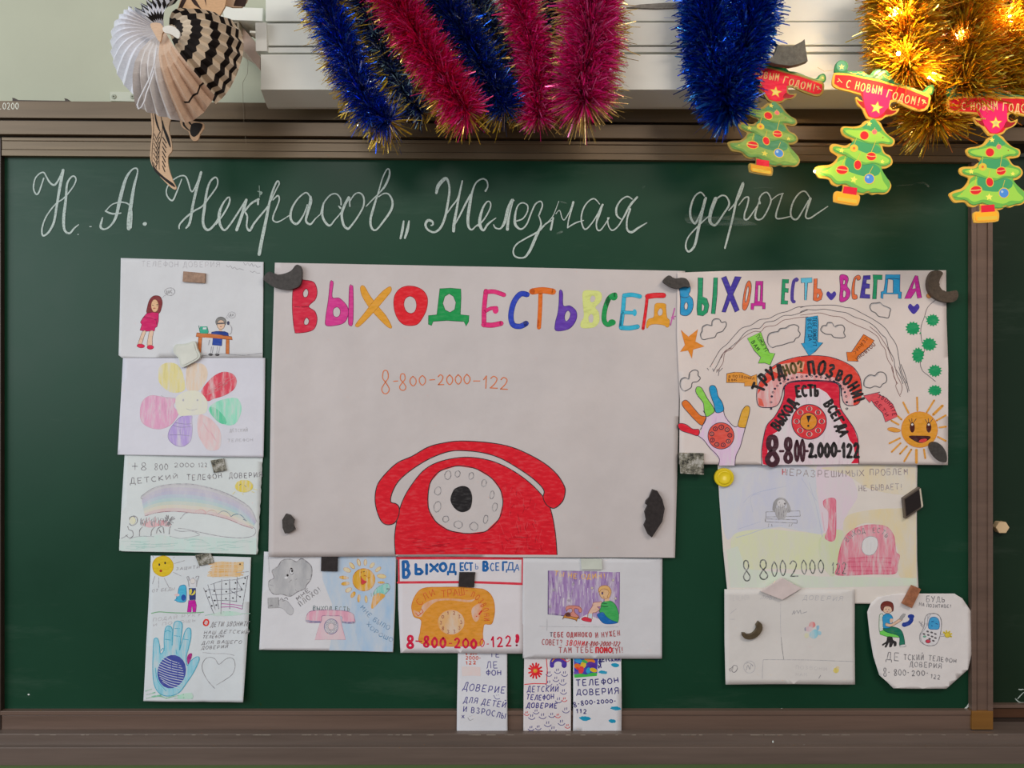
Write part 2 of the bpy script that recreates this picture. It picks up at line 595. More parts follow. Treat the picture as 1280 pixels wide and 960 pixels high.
def lathe(profile, origin, axis_y=True, n=20):
    """profile (radius, depth toward viewer)"""
    v = []; f = []
    for r, d in profile:
        for k in range(n):
            a = 2 * math.pi * k / n
            v.append(Vector((r * math.cos(a), -d, r * math.sin(a))))
    for i in range(len(profile) - 1):
        for k in range(n):
            f.append([i * n + k, i * n + (k + 1) % n, (i + 1) * n + (k + 1) % n, (i + 1) * n + k])
    f.append([(len(profile) - 1) * n + k for k in range(n)])
    f.append(list(range(n))[::-1])
    return v, f
# ------------------------------------------------------------------ the setting
WALL = mat('wall', (180, 184, 163), 1.2)
GREEN_WALL = mat('wall', (120, 150, 95), 1.2)
FR1 = mat('frame', (112, 96, 74), 1.25)  # top rails: olive cast of the light put into the brown
FR2 = mat('frame', (106, 90, 70), 1.2)
FR3 = mat('frame', (104, 92, 84), 1.3)
FRD = mat('frame', (60, 48, 40), 1.0)
FRO = mat('frame', (140, 98, 45), 1.2)
FR4 = mat('frame', (108, 89, 78), 1.3)  # same frame, bottom and right, coloured without that olive light
BOARD = mat('board', (17, 62, 42), 1.12)
BOARD2 = mat('board', (26, 48, 32), 1.05)

def wall_piece(name, x0, x1, z0, z1, y, t, mt):
    v = [(x, yy, z) for yy in (y, y + t) for z in (z0, z1) for x in (x0, x1)]
    f = [[0, 1, 3, 2], [5, 4, 6, 7], [4, 0, 2, 6], [1, 5, 7, 3], [2, 3, 7, 6], [4, 5, 1, 0]]
    o = link(name, mesh(name, v, f, [mt]))
    o['kind'] = 'structure'
    return o
zsplit = P(640, 900, -0.06).z
wall_piece('wall_front', -3.6, 3.6, zsplit, 3.2, 0.06, 0.12, WALL)
wall_piece('trim_1', -3.6, 3.6, 0.0, zsplit, 0.057, 0.123, GREEN_WALL)
fl = link('floor', mesh('floor', [(-3.6, -6, 0), (3.6, -6, 0), (3.6, 0.18, 0), (-3.6, 0.18, 0), (-3.6, -6, -0.1), (3.6, -6, -0.1), (3.6, 0.18, -0.1), (-3.6, 0.18, -0.1)],
     [[0, 1, 2, 3], [7, 6, 5, 4], [0, 4, 5, 1], [1, 5, 6, 2], [2, 6, 7, 3], [3, 7, 4, 0]], [mat('wall', (120, 90, 65), 1.2)]))
fl['kind'] = 'structure'

# ------------------------------------------------------------------ main chalkboard
XL, XR = -330, 1240           # the board runs on past the left edge of the photograph
def top_y(x, y0, sl=0.0068):  # the upper edges drop a little to the right
    return y0 + x * sl
borg = P(440, 540, 0)
board = empty('chalkboard', borg)
tag(board, 'large green chalkboard in a brown metal frame, chalk title across its top', 'chalkboard')
def bq(x0, x1, ya, yb, sa=0.0068, sb=0.0068):
    return [(x0, top_y(x0, ya, sa)), (x1, top_y(x1, ya, sa)), (x1, top_y(x1, yb, sb)), (x0, top_y(x0, yb, sb))]
slab('writing_surface', [(1, 190), (1218, 200), (1218, 893), (1, 893)], -0.02, 0.0, BOARD, board, rel=borg)
# inner frame: top rail in three steps, right upright, bottom rail
def rail(name, q, d0, d1, mt=FR1, par=board, org=borg, bev=0.0008):
    return slab(name, q, d0, d1, mt, par, rel=org, bevel=bev)[0]
rail('frame_rail', bq(2, 1241, 171.5, 175.5), -0.02, 0.013)
rail('frame_rail', bq(2, 1241, 175.8, 186.5), -0.02, 0.010)
rail('frame_rail', bq(2, 1241, 186.8, 194.5), -0.02, 0.013)
rail('frame_rail', [(0, 889), (1214, 888.5), (1214, 894), (0, 894)], -0.02, 0.013, FR4)
rail('frame_rail', [(0, 894.3), (1214, 894), (1214, 912), (0, 912)], -0.02, 0.010, FR4)
rail('frame_upright', [(1214.5, 203), (1221, 203), (1221, 889), (1215, 889)], -0.02, 0.013, FR4)
rail('frame_upright', [(1221.3, 203), (1235, 203), (1235, 889), (1221.3, 889)], -0.02, 0.010, FR4)
rail('frame_upright', [(1235.3, 203), (1241, 203), (1241.5, 889), (1235.3, 889)], -0.02, 0.014, FR4)
rail('frame_upright', [(-22, 172), (1.0, 172), (1.0, 912), (-22, 912)], -0.02, 0.012, FRD)
c = rail('corner_cap', [(1215, 889), (1241.5, 889), (1241.5, 912), (1215, 912)], -0.02, 0.0155, FRO)
c['label'] = 'ochre yellow corner cap'
# white chalk dust line in the seam of the right upright and the bottom rail
DUST = mat('chalk', (205, 212, 208))
bs = Surf(0.0)
ba = Art(board, bs, borg, start=2.0e-4)
ba.begin('chalk_dust')
ba.line([(x, 888.2) for x in range(4, 1214, 40)], mat('chalk', (150, 148, 140)), 0.7, smooth=False)
for i in range(60):
    y = rnd.uniform(230, 885)
    ba.line([(1213.3, y), (1213.4, y + rnd.uniform(3, 16))], DUST, rnd.uniform(0.8, 1.3))
for i in range(80):
    x = rnd.uniform(560, 1205)
    ba.line([(x, 888.1), (x + rnd.uniform(4, 26), 888.1)], DUST, rnd.uniform(0.4, 0.8))
ba.line([(1213.5, 868), (1211, 880), (1205, 886.5), (1196, 888)], DUST, 2.2)
for x, y in ((36, 868), (977, 886), (1046, 233)):
    ba.oval(x, y, 1.3, 1.0, DUST)

# title in chalk, traced stroke by stroke
CH = mat('chalk', (182, 196, 190), 1.25)
ba.begin('chalk_word', 'white cursive chalk writing')
ba.ramp = 4e-7; ba.wm = 1.32
ba.F(30, 190, 5.333)
ba.wline('133 175 7 100 270 8 80 280 8 65 240 8 75 180 7 105 145 7 133 137 7 150 165 8 175 205 9 205 220 10 235 180 9 262 125 13;262 122 15 238 250 14 218 370 12 200 470 12 165 535 10 128 558 9 122 510 8 150 430 7 210 350 7 270 305 7 330 230 7 348 180 7 325 162 8 290 210 10 280 320 13 266 440 15 272 520 12 305 542 10 335 510 8 365 485 5', CH)
ba.wline('525 440 8 512 500 12 540 515 8 580 490 9 615 430 14 645 300 18 680 180 14 720 120 8 752 110 8 758 140 8 735 230 14 715 350 18 700 450 18 700 510 20;545 395 6 590 350 6 650 335 7 700 350 7 720 400 7 715 505 8;545 395 8 590 412 9 648 408 6', CH)
ba.oval(806, 480, 15, 13, CH, wob=.15); ba.oval(445, 498, 9, 3, CH); ba.oval(362, 550, 6, 3, CH)
ba.begin('chalk_word')
ba.F(200, 200, 6.4)
ba.wline('175 155 7 130 270 9 100 325 10 60 290 9 55 230 8 95 170 8 160 130 8 205 132 9 228 180 10 245 240 9 265 250 9 300 180 9 330 105 14;330 100 16 300 210 16 265 360 16 240 500 15 210 545 10;155 550 8 160 515 10 215 455 11 280 405 10 340 370 10 395 300 10 455 215 9 462 160 9 440 140 10 400 180 12 375 260 14 358 380 17 345 490 16 365 550 16 400 555 14 450 500 12 485 430 9', CH)
ba.wline('450 515 8 505 440 10 550 360 11 560 310 10 545 300 9 505 350 11 475 430 18 480 510 16 515 562 12 560 520 11 640 400 11 690 315 8', CH)
ba.wline('692 320 16 660 430 18 615 560 18;680 410 10 730 350 12 790 315 14;785 320 14 785 355 12;680 415 11 700 455 11 695 530 10 720 565 14 760 500 12 860 380 10', CH)
ba.wline('720 560 9 800 450 8 870 360 8 930 240 8 955 190 9 940 170 10 910 230 12 880 330 14 850 480 18 820 620 20 795 755 20', CH)
ba.wline('905 320 8 945 285 9 955 320 9 935 380 9 910 440 10 905 480 9 935 498 9 980 480 7 1035 445 6', CH)
ba.wline('1205 300 8 1170 262 9 1110 305 9 1060 380 12 1045 450 15 1060 495 13 1100 510 14 1150 440 9 1180 360 8;1205 295 14 1205 340 20 1180 430 16 1170 490 13 1205 515 12 1245 470 7 1285 435 6', CH)
ba.wline('795 205 3 800 300 3;780 250 4 815 262 12 800 280 8', mat('chalk', (140, 160, 150)))
ba.F(350, 200, 6.4)
ba.wline('325 435 6 350 350 9 400 285 9 450 272 8 485 310 9 490 360 9;470 370 6 485 385 12;350 345 9 340 440 13 365 500 14 400 525 12 440 480 8 490 420 8 530 350 8 560 300 6', CH)
ba.wline('555 300 9 560 370 10;560 330 8 600 275 8 640 265 9 670 300 10 668 370 10 620 460 10 560 540 12 540 550 14 510 520 14 495 440 15 515 370 16 550 300 14', CH)
ba.wline('690 372 6 740 320 8 790 270 8 840 210 13 875 130 12 875 80 9 855 78 8 820 150 8 785 270 9 750 380 14 725 480 14 735 545 13 770 560 10 830 490 12 890 400 14 900 330 12 870 275 9 830 270 8 790 295 7', CH)
ba.wline('990 490 9 980 560 16 965 628 12;1033 490 9 1020 560 18 1000 625 12', CH)
ba.begin('chalk_word')
ba.F(510, 210, 6.4)
ba.wline('228 200 16 245 140 22 300 85 20 325 120 12 332 190 13 318 290 14 295 400 14 260 480 14 210 515 12 160 495 12 140 455 14 160 420 16 195 430 13 200 455 10 185 460 8', CH)
ba.wline('300 380 8 350 310 9 400 240 9 430 130 10;435 105 10 410 220 12 390 330 14 370 440 18 365 505 18;370 460 8 410 390 10 460 290 12 500 215 11', CH)
ba.wline('620 185 12 638 150 8 630 105 9 595 88 9 545 120 9 515 190 12 495 290 18 480 400 18 485 470 14 510 495 10 545 465 8 580 440 8', CH)
ba.wline('560 465 8 610 410 9 655 330 9 660 280 8 635 270 8 600 320 12 575 410 18 580 470 18 605 500 12 640 450 12 705 400 5', CH)
ba.wline('685 455 6 700 480 9 740 485 10 775 430 18 800 330 18 832 255 12 848 262 7;840 265 7 815 360 10 800 440 16 795 492 18', CH)
ba.wline('870 425 9 920 405 8 955 350 8 955 300 8 915 280 8 875 310 8 855 400 14 862 460 16 905 490 10 950 450 9 990 350 9 1020 290 9 1060 268 8 1075 300 9 1055 360 9 1045 385 7;1045 380 6 1062 430 9 1060 470 12 1020 560 18 970 670 16 925 718 10 860 710 10 842 665 9 870 610 9 950 560 9 1040 510 11 1100 450 9 1150 420 6', CH)
ba.F(640, 210, 6.4)
ba.wline('290 430 6 330 380 5 375 265 4;330 400 10 310 495 13;350 370 5 380 340 5 400 400 6 420 415 7 460 350 6 490 280 12;490 275 14 470 350 10 450 430 8 445 480 8;450 475 7 510 440 9 575 420 5', CH)
ba.wline('700 290 6 655 247 8 600 280 8 562 350 9 555 430 9 585 492 9 640 440 8 690 360 8 725 295 12;720 300 12 695 370 18 675 440 9 680 490 9 705 500 9 745 450 7 775 400 8;765 400 7 770 460 7 800 500 9 845 470 8 890 400 10 945 300 14 1000 235 12;960 250 7 920 230 9 870 260 9 835 320 12 838 380 12 870 410 7;945 330 12 920 410 10 920 490 12 955 515 14 1010 480 12 1080 438 5', CH)
ba.begin('chalk_word')
ba.F(850, 210, 6.095)
ba.wline('185 215 8 155 187 8 110 220 9 80 300 12 78 370 13 100 415 12 120 418 12 160 330 8 185 240 8;195 230 14 170 330 14 140 460 16 110 590 14 65 638 12 42 600 10 60 530 8 130 450 8 215 370 7', CH)
ba.wline('270 235 22 235 330 20 225 400 18 245 432 14 275 430 12 330 350 10 372 280 11 355 225 9 320 210 9 285 230 9;370 325 7 410 280 8 450 220 8 480 135 10 475 115 8 450 180 12 425 260 13 400 380 12 370 500 12 340 612 10', CH)
ba.wline('445 285 6 490 230 8 520 228 9 510 290 9 490 350 9 490 390 10 515 390 9 560 330 7 600 270 6;605 270 14 600 240 6;605 240 6 580 320 9 570 370 11 590 395 10 630 380 8 675 300 9 690 240 9 660 188 8 620 205 8 600 240 8', CH)
ba.wline('690 250 6 740 210 6 785 195 6;780 195 7 755 270 8 730 350 10 735 385 9 775 385 8 840 370 6', CH)
ba.wline('985 225 7 950 180 8 905 195 8 860 260 9 840 340 10 855 385 10 890 390 10 930 330 8 975 250 7;990 235 16 965 320 11 955 375 9 985 385 9 1040 350 8 1125 293 5', CH)
ba.begin('chalk_smear', 'faint wiped chalk streaks')
SM = mat('smear', (150, 165, 155))
ba.F(850, 210, 6.095)
ba.fill('60 340 260 330 560 420 540 440 300 440 60 420', SM)
ba.wline('560 158 3 630 150 5 700 156 2', SM)
ba.F(1010, 60, 4.57)
ba.wline('500 790 3 580 780 6 650 770 7 685 790 10', mat('smear', (190, 200, 190)))
ba.F(640, 210, 6.4)
ba.wline('390 270 8 430 285 12;590 370 10 620 355 14;360 530 14 400 510 14;1045 155 14 1060 150 10', SM)
ba.flush()

# ------------------------------------------------------------------ sliding rail pair above the board
ro = P(440, 150, 0)
rails = empty('wall_rail', ro)
tag(rails, 'brown two-step metal mounting rail running along the top of the big chalkboard', 'rail')
def rr(q, d0, d1, mt, n='rail_strip'): return slab(n, q, d0, d1, mt, rails, rel=ro, bevel=0.0008)[0]
rr(bq(-330, 1700, 126, 147), -0.06, 0.018, FR2)
rr(bq(-330, 1700, 147, 150.5), -0.06, 0.004, FRD, 'groove')
rr(bq(-330, 1700, 150.5, 167.5), -0.06, 0.022, FR2)
rr(bq(-330, 1700, 167.5, 171.3), -0.06, 0.004, FRD, 'groove')
ra = Art(rails, Surf(0.0182), ro, start=1e-4)
ra.begin('lettering', 'small white stencilled digits').F(0, 0, 1)
ra.text('.0200', '-1 136.5 24 136.5', 8, mat('chalk', (210, 212, 200)), 1.0, fillw=.75)
ra.flush()
# ragged metal tabs and plate where the rail meets the wall
for q in ('16 126 15 122 18 122.5 23 125.5 82 126.5 80 122.5 84 123.5 88 127.2 15 127',):
    rr(q, -0.06, 0.0, FRD, 'tab')
pl, po = slab('mounting_plate', '137.5 114.5 170 115 170 127 138 126', -0.06, -0.054, mat('plastic', (178, 182, 165)), bevel=0.0006)
tag(pl, 'small pale painted mounting plate with two screws on the wall above the rail', 'bracket')
for x in (142.5, 166.0):
    v, f = lathe([(0.0052, 0), (0.0052, 0.0012), (0.004, 0.002)], None, n=14)
    s1 = link('screw', mesh('screw', v, f, [mat('plastic', (150, 155, 138))]), pl, P(x, 121, -0.054) - po)
    v, f = lathe([(0.0018, 0.001), (0.0018, 0.0026)], None, n=8)
    link('screw_slot', mesh('screw_slot', v, f, [mat('magnet', (80, 80, 65))]), s1)

# ------------------------------------------------------------------ tray below
to = P(640, 935, 0)
tray = empty('chalk_tray', to)
tag(tray, 'brown metal chalk tray dusted white along the bottom of the boards', 'tray')
def tr(q, d0, d1, mt, n='tray_strip'): return slab(n, q, d0, d1, mt, tray, rel=to, bevel=0.0012)[0]
tr('-330 912.3 1700 912.3 1700 917 -330 917', -0.055, 0.006, FRD, 'seam')
tr('-330 917.5 1700 917.0 1700 934.0 -330 935.0', -0.055, 0.030, FR3)
tr('-330 934.6 1700 933.6 1700 954.5 -330 957.5', -0.055, 0.042, FR3, 'tray_lip')
ta = Art(tray, Surf(0.0305), to, start=3e-4)
ta.begin('chalk_dust').F(0, 0, 1)
TD = mat('chalk', (150, 140, 128))
ta.line([(x, 933.0) for x in range(-200, 1500, 50)], TD, 0.6, smooth=False)
for i in range(50):
    x = rnd.uniform(0, 1280)
    ta.line([(x, 933.0), (x + rnd.uniform(10, 60), 933.0)], TD, rnd.uniform(0.6, 1.1))
for i in range(60):
    x = rnd.uniform(0, 1280)
    ta.line([(x, 918.6), (x + rnd.uniform(3, 12), 918.6)], TD, rnd.uniform(0.4, 0.8))
ta.oval(1005, 932, 2.5, 1.5, DUST); ta.oval(966, 927, 1, 1.5, DUST)
ta.flush()

# ------------------------------------------------------------------ right-hand board
so = P(1400, 540, -0.03)
side = empty('chalkboard', so)
tag(side, 'darker second chalkboard panel set back at the right edge, beyond the brown upright', 'chalkboard')
slab('writing_surface', [(1236, 196), (1800, 196), (1800, 882), (1236, 882)], -0.05, -0.03, BOARD2, side, rel=so)
for a, b, dd, m_ in ((881, 885, -0.018, FR4), (885.3, 897, -0.022, mat('frame', (84, 56, 38), 1.2)), (897.3, 903.5, -0.026, FRD)):
    slab('frame_rail', [(1236, a), (1800, a), (1800, b), (1236, b)], -0.05, dd, m_, side, rel=so, bevel=0.0006)
sa = Art(side, Surf(-0.0297), so, start=1e-4)
sa.begin('chalk_lettering', 'cropped white chalk letter at the bottom').F(1160, 860, 9.6)
sa.wline('1150 50 8 1110 90 10 1075 130 12;1050 130 14 1080 160 10 1110 175 12 1150 175 8;1085 15 10 1110 20 14 1150 15 8', CH)
sa.F(0, 0, 1)
sa.text('КУ', '1256 250 1300 250', 20, mat('smear', (120, 130, 115)), 1.2)
sa.flush()
hx = [(1253.5 + 8.6 * math.cos(math.radians(a)), 659.5 + 8.0 * math.sin(math.radians(a))) for a in range(0, 360, 60)]
bt, bo2 = slab('hex_bolt', hx, -0.03, -0.016, mat('gloss', (205, 178, 140)), bevel=0.0015)
tag(bt, 'cream hexagonal bolt head on the right-hand dark chalkboard panel', 'bolt')
# ------------------------------------------------------------------ drawings on the board
def waves(seed, amp, px0, px1, curl=0.0):
    r = random.Random(seed)
    ph = [r.uniform(0, 6.28) for _ in range(4)]
    w = (px1 - px0)
    def f(x):
        t = (x - px0) / w
        v = amp * (math.sin(2 * math.pi * t * 1.1 + ph[0]) + 0.5 * math.sin(2 * math.pi * t * 2.6 + ph[1]) + 0.22 * math.sin(2 * math.pi * t * 5.3 + ph[2]))
        return v + curl * abs(2 * t - 1) ** 3
    return f
def droop(y0, y1, lift, p=2.0):
    return lambda y: lift * max(0.0, (y - y0) / (y1 - y0)) ** p
def surf(base, seed, amp, x0, x1, y0, y1, lift, curl=0.0, extra=None):
    w = waves(seed, amp, x0, x1, curl)
    f = (lambda x: w(x) + extra(x)) if extra else w
    return Surf(base, f, droop(y0, y1, lift))

INK = mat('marker', (40, 36, 38)); PEN = mat('pencil', (105, 103, 108)); FAINT = mat('pencil', (165, 165, 170))
GREYL = mat('pencil', (140, 140, 146))
M = lambda r, g, b: mat('marker', (r, g, b))
CR = lambda r, g, b: mat('crayon', (r, g, b))
PA = lambda r, g, b: mat('pastel', (r, g, b))

# ---- A: the big poster
sA = surf(0.0044, 3, 0.0016, 336, 850, 330, 700, 0.003, 0.001,
          extra=lambda x: 0.0012 * math.exp(-((x - 372) / 9.0) ** 2) + 0.001 * math.exp(-((x - 640) / 14.0) ** 2) - 0.001 * math.exp(-((x - 455) / 12.0) ** 2))
oA, A = paper('poster', '344 328.5 600 333 856 339 850 450 843 696.5 600 696 495 695 336.5 695.5 339 500', sA,
              'largest white poster, in the centre, with a big red dial telephone at its bottom', 'poster', (184, 178, 177))
A.F(320, 320, 4.571)
RED_D = M(196, 34, 62); RED_E = M(120, 18, 40)
A.begin('letter', 'crimson letter')
A.fill('225 141 285 139 332 152 350 200 340 248 302 288 338 318 350 365 334 415 295 434 232 441 224 432 215 380 209 290 212 200', RED_D, holes=['287 187 300 205 293 232 275 235 270 210', '290 352 304 370 296 392 278 392 276 372'], edge=RED_E, ew=0.8)
A.line('222 290 270 292 302 288', RED_E, 0.8)
MG = M(196, 52, 132); MGE = M(120, 25, 85)
A.begin('letter', 'magenta letter')
A.fill('425 148 436 144 443 155 437 235 478 242 520 285 528 330 508 378 462 396 402 397 399 350 414 250', MG, holes=['465 292 482 310 478 340 460 350 443 338 443 305'], edge=MGE, ew=.7)
A.fill('535 172 548 170 555 182 557 300 552 392 533 395 528 370 530 300', MG, edge=MGE, ew=.7)
YO = M(236, 168, 52); YOE = M(170, 110, 25)
A.begin('letter', 'yellow-orange letter')
A.fill('597 178 618 172 650 225 700 290 745 345 776 405 765 412 740 395 690 345 640 285 605 225', YO, edge=YOE, ew=.6)
A.fill('772 180 760 176 720 205 670 260 620 325 570 390 572 403 590 402 640 355 700 290 750 230 772 200', YO, edge=YOE, ew=.6)
RR = M(206, 28, 40); RRE = M(150, 15, 25)
A.begin('letter', 'round red letter')
A.fill('885 171 945 190 978 235 975 300 950 355 915 393 850 394 808 355 788 290 793 225 830 182', RR, holes=['880 230 907 245 917 280 908 315 885 328 858 315 845 280 853 245'], edge=RRE, ew=.7)
GG = M(22, 140, 72); GGE = M(10, 90, 45)
A.begin('letter', 'green letter with two feet')
A.fill('1050 186 1110 183 1170 188 1171 240 1167 334 1217 340 1214 375 1200 400 1188 374 1090 368 1012 373 1002 397 985 390 985 340 1033 335 1042 260', GG, smooth=False, holes=['1103 214 1128 230 1142 265 1135 305 1108 322 1080 308 1066 270 1078 230'], edge=GGE, ew=.7)
A.F(580, 320, 4.571)
def fat(pts, mt, ed, w, ew=0.9, smooth=True):
    A.line(pts, ed, w + ew, smooth); A.line(pts, mt, w, smooth)
PK = M(214, 44, 116); PKE = M(150, 25, 75)
A.begin('letter', 'pink letter')
fat('125 200 115 300 114 395', PK, PKE, 5.0); fat('125 206 170 203 228 222', PK, PKE, 4.8); fat('118 318 150 300 185 296', PK, PKE, 3.8)
A.oval(180, 308, 17, 22, PK); fat('112 392 160 395 212 385', PK, PKE, 5.6)
BL = M(38, 62, 172); BLE = M(20, 35, 110)
A.begin('letter', 'dark blue letter')
fat('360 220 322 218 285 265 268 340 280 392 320 402 355 385', BL, BLE, 6.0)
OR_ = M(226, 112, 28)
A.begin('letter', 'orange letter')
fat('390 203 448 196 508 204', OR_, M(180, 80, 20), 7.0); fat('437 210 434 310 428 408', OR_, M(180, 80, 20), 4.4)
VI = M(92, 54, 160); VIE = M(55, 30, 110)
A.begin('letter', 'purple letter')
A.fill('545 200 556 196 564 215 567 283 605 285 638 312 644 350 625 392 590 420 525 426 522 380 535 330 542 270', VI, holes=['595 312 608 330 600 360 582 374 574 352 580 325'], edge=VIE, ew=.7)
LM = M(216, 226, 138); LME = M(190, 200, 120)
A.begin('letter', 'pale lime letter')
A.fill('682 204 735 198 775 205 787 230 778 262 750 294 768 322 772 370 750 402 710 412 670 408 668 380 685 345 680 270', LM, holes=['737 225 752 240 742 262 722 262 722 236', '726 330 740 345 736 378 716 380 710 350'], edge=LME, ew=.6)
A.begin('letter', 'green letter')
fat('862 222 830 240 806 300 800 365 820 392 852 380', GG, GGE, 5.2)
A.oval(855, 232, 22, 22, GG); A.oval(845, 380, 22, 18, GG)
CY = M(44, 164, 196); CYE = M(20, 110, 140)
A.begin('letter', 'light blue letter')
fat('915 225 908 310 896 405', CY, CYE, 4.4); fat('915 226 960 222 1004 232', CY, CYE, 4.6); fat('905 322 970 325', CY, CYE, 3.6); A.oval(974, 324, 12, 20, CY); fat('898 410 945 412 990 404', CY, CYE, 5.0)
A.begin('letter', 'thin red letter')
fat('1046 232 1036 320 1022 415', RR, RRE, 3.0); fat('1048 232 1090 226 1138 226', RR, RRE, 5.8)
A.begin('letter', 'small yellow letter')
A.fill('1092 275 1120 270 1150 276 1152 300 1158 350 1172 368 1170 400 1158 408 1140 396 1090 390 1060 396 1045 414 1040 395 1052 362 1082 350 1086 310', YO, holes=['1120 298 1134 312 1130 336 1112 342 1104 322'], edge=YOE, ew=.5)
A.begin('letter', 'thin lilac letter cut off by the neighbouring poster')
A.line('1202 300 1190 345 1178 395', M(180, 90, 160), 1.6); A.line('1184 352 1206 345;1190 350 1198 362', M(180, 90, 160), 1.4)
A.begin('phone_number', 'thin orange-brown handwritten digits').F(320, 320, 4.571)
ON = M(200, 112, 70)
A.text('8', '712 785 768 785', 122, ON, 1.2, fillw=.95); A.line('785 716 812 714', ON, 1.2)
A.text('8', '815 765 862 765', 88, ON, 1.2, fillw=.95); A.text('00', '872 742 978 738', 58, ON, 1.2, fillw=.75)
A.line('990 708 1022 706', ON, 1.2); A.text('2000', '1032 735 1230 732', 55, ON, 1.3, fillw=.78, jit=.2)
A.F(580, 320, 4.571)
A.line('52 714 92 714', ON, 1.2); A.text('122', '100 752 258 760', 72, ON, 1.3, fillw=.85, h2=68)
A.begin('telephone_drawing', 'red felt-tip dial telephone with white dial').F(440, 530, 3.048)
PR = mat('crayon', (200, 16, 34)); PR = M(203, 20, 38)
body = '166 496 163 430 172 365 192 295 225 235 275 175 335 143 420 127 500 133 570 155 640 195 700 245 745 300 762 345 775 420 781 497'
bp = catmull(nums(body), False, 4)
A.fill(bp + [(781, 497), (166, 496)], PR, smooth=False, holes=['290 270 300 220 335 180 400 160 470 170 530 205 565 250 575 300 560 360 510 408 440 417 370 405 320 372 293 325'])
A.line(body, INK, 1.0)
A.line('290 270 300 220 335 180 400 160 470 170 530 205 565 250 575 300 560 360 510 408 440 417 370 405 320 372 293 325', INK, 1.1, closed=True)
hand = '90 305 92 250 112 208 170 150 230 122 290 88 350 72 420 65 530 72 620 92 715 138 775 185 808 235 811 265 800 296 770 320 742 308 728 280 730 250 690 208 620 160 560 128 500 110 430 102 370 105 300 130 230 172 180 215 155 258 148 295 168 303 180 318 178 350 160 378 130 382 108 362'
A.fill(hand, PR, edge=INK, ew=1.1)
A.fill('375 290 385 255 400 242 425 236 447 247 458 280 450 322 420 336 392 322', M(30, 28, 30), smooth=True)
for q in ((365, 195, 12, 16), (402, 190, 10, 12), (454, 198, 9, 13), (503, 225, 9, 14), (533, 270, 8, 15), (544, 316, 9, 16), (509, 362, 8, 16), (465, 390, 16, 15), (404, 383, 16, 14), (357, 362, 11, 12), (325, 315, 13, 20), (327, 255, 12, 16)):
    A.oval(*q, edge=PEN, ew=.8, wob=.08, rot=.2)
DK = M(165, 10, 30); LT = M(220, 60, 70)
for i in range(70):                      # overlapping felt-tip strokes
    a = rnd.uniform(0, 1); x = 560 + rnd.uniform(0, 170); y = 200 + (x - 560) * 0.45 + rnd.uniform(20, 250)
    if y > 480 or ((x - 430) / 155) ** 2 + ((y - 288) / 142) ** 2 < 1: continue
    A.line([(x, y), (x + rnd.uniform(-12, 12), y + rnd.uniform(8, 30))], rnd.choice((LT, DK)), 0.6)
for i in range(46):
    x = rnd.uniform(185, 700); y = rnd.uniform(425, 488)
    A.line([(x, y), (x + rnd.uniform(20, 60), y + rnd.uniform(-6, 6))], rnd.choice((LT, DK)), 0.6)
A.flush()

# ---- B: girl and desk
sB = surf(0.0025, 11, 0.0006, 148, 331, 323, 450, 0.001)
oB, B = paper('drawing', '151 322.5 240 325 329.5 327.5 328.5 447.5 200 447 153 447.5 148.5 444 150 380', sB,
              'sheet with a girl in a crimson dress, top of the left column', 'drawing', (192, 194, 197))
B.begin('pencil_lettering', 'faint grey pencil lettering').F(130, 310, 5.818)
B.text('ТЕЛЕФОН ДОВЕРИЯ', '265 133 560 138 850 138', 38, FAINT, .8, jit=.4)
B.line('1015 105 1030 125 1045 108 1060 130 1075 112 1085 135 1100 120 1115 140 1138 135;890 125 905 140 920 128 935 150 950 138 965 155 985 150 1015 160;1060 165 1080 178 1095 168 1110 182 1135 182', GREYL, .7)
B.begin('girl_drawing', 'felt-tip girl with long brown hair')
B.line('425 362 440 345 448 348', GREYL, .6); B.oval(478, 318, 37, 28, edge=PEN, ew=.7, wob=.05); B.text('ДИС', '448 335 502 328', 24, PEN, .6)
HR = M(118, 42, 44)
B.fill('312 472 315 430 330 380 355 352 385 346 412 358 424 395 418 435 402 474 360 478', HR, edge=M(70, 20, 28), ew=.5)
B.oval(370, 420, 27, 46, M(224, 182, 140), M(120, 70, 50), .5)
B.line('352 408 368 405;382 412 396 408;350 416 362 418;382 420 394 420', INK, .7); B.line('358 440 366 436 374 440', M(170, 50, 60), .9)
DR = M(190, 22, 92); DRE = M(100, 10, 50)
B.fill('312 474 350 468 398 474 396 530 386 572 372 580 368 603 300 606 262 598 275 556 264 540 285 505', DR, smooth=False, edge=DRE, ew=.6)
B.line('308 505 345 512 380 525;285 505 305 500;385 560 378 515', DRE, .6)
SK = M(228, 196, 170); SKE = M(110, 85, 75)
B.fill('282 605 305 605 290 650 272 702 248 702 262 655', SK, edge=SKE, ew=.5); B.fill('334 605 360 605 352 660 350 708 316 708 322 650', SK, edge=SKE, ew=.5)
B.oval(268, 712, 28, 14, M(200, 30, 70), M(130, 15, 40), .5, rot=.1); B.oval(338, 722, 24, 15, M(200, 30, 70), M(130, 15, 40), .5)
B.begin('boy_drawing', 'felt-tip boy telephoning at a brown desk')
WD = M(186, 106, 52); WDE = M(105, 58, 30)
B.fill('690 640 715 640 706 765 680 768', WD, smooth=False, edge=WDE, ew=.5); B.fill('890 655 912 655 912 772 888 772', WD, smooth=False, edge=WDE, ew=.5)
B.line('785 715 778 765;798 715 790 765;828 715 822 765;845 715 836 765', GREYL, .8)
B.oval(778, 776, 17, 9, INK); B.oval(826, 776, 17, 9, INK)
B.fill('795 650 862 650 858 712 826 708 790 706', M(36, 66, 150), smooth=False, edge=M(15, 25, 70), ew=.5)
B.fill('785 612 820 606 880 608 905 618 908 640 780 636', M(32, 58, 130), smooth=False, edge=M(15, 25, 70), ew=.5)
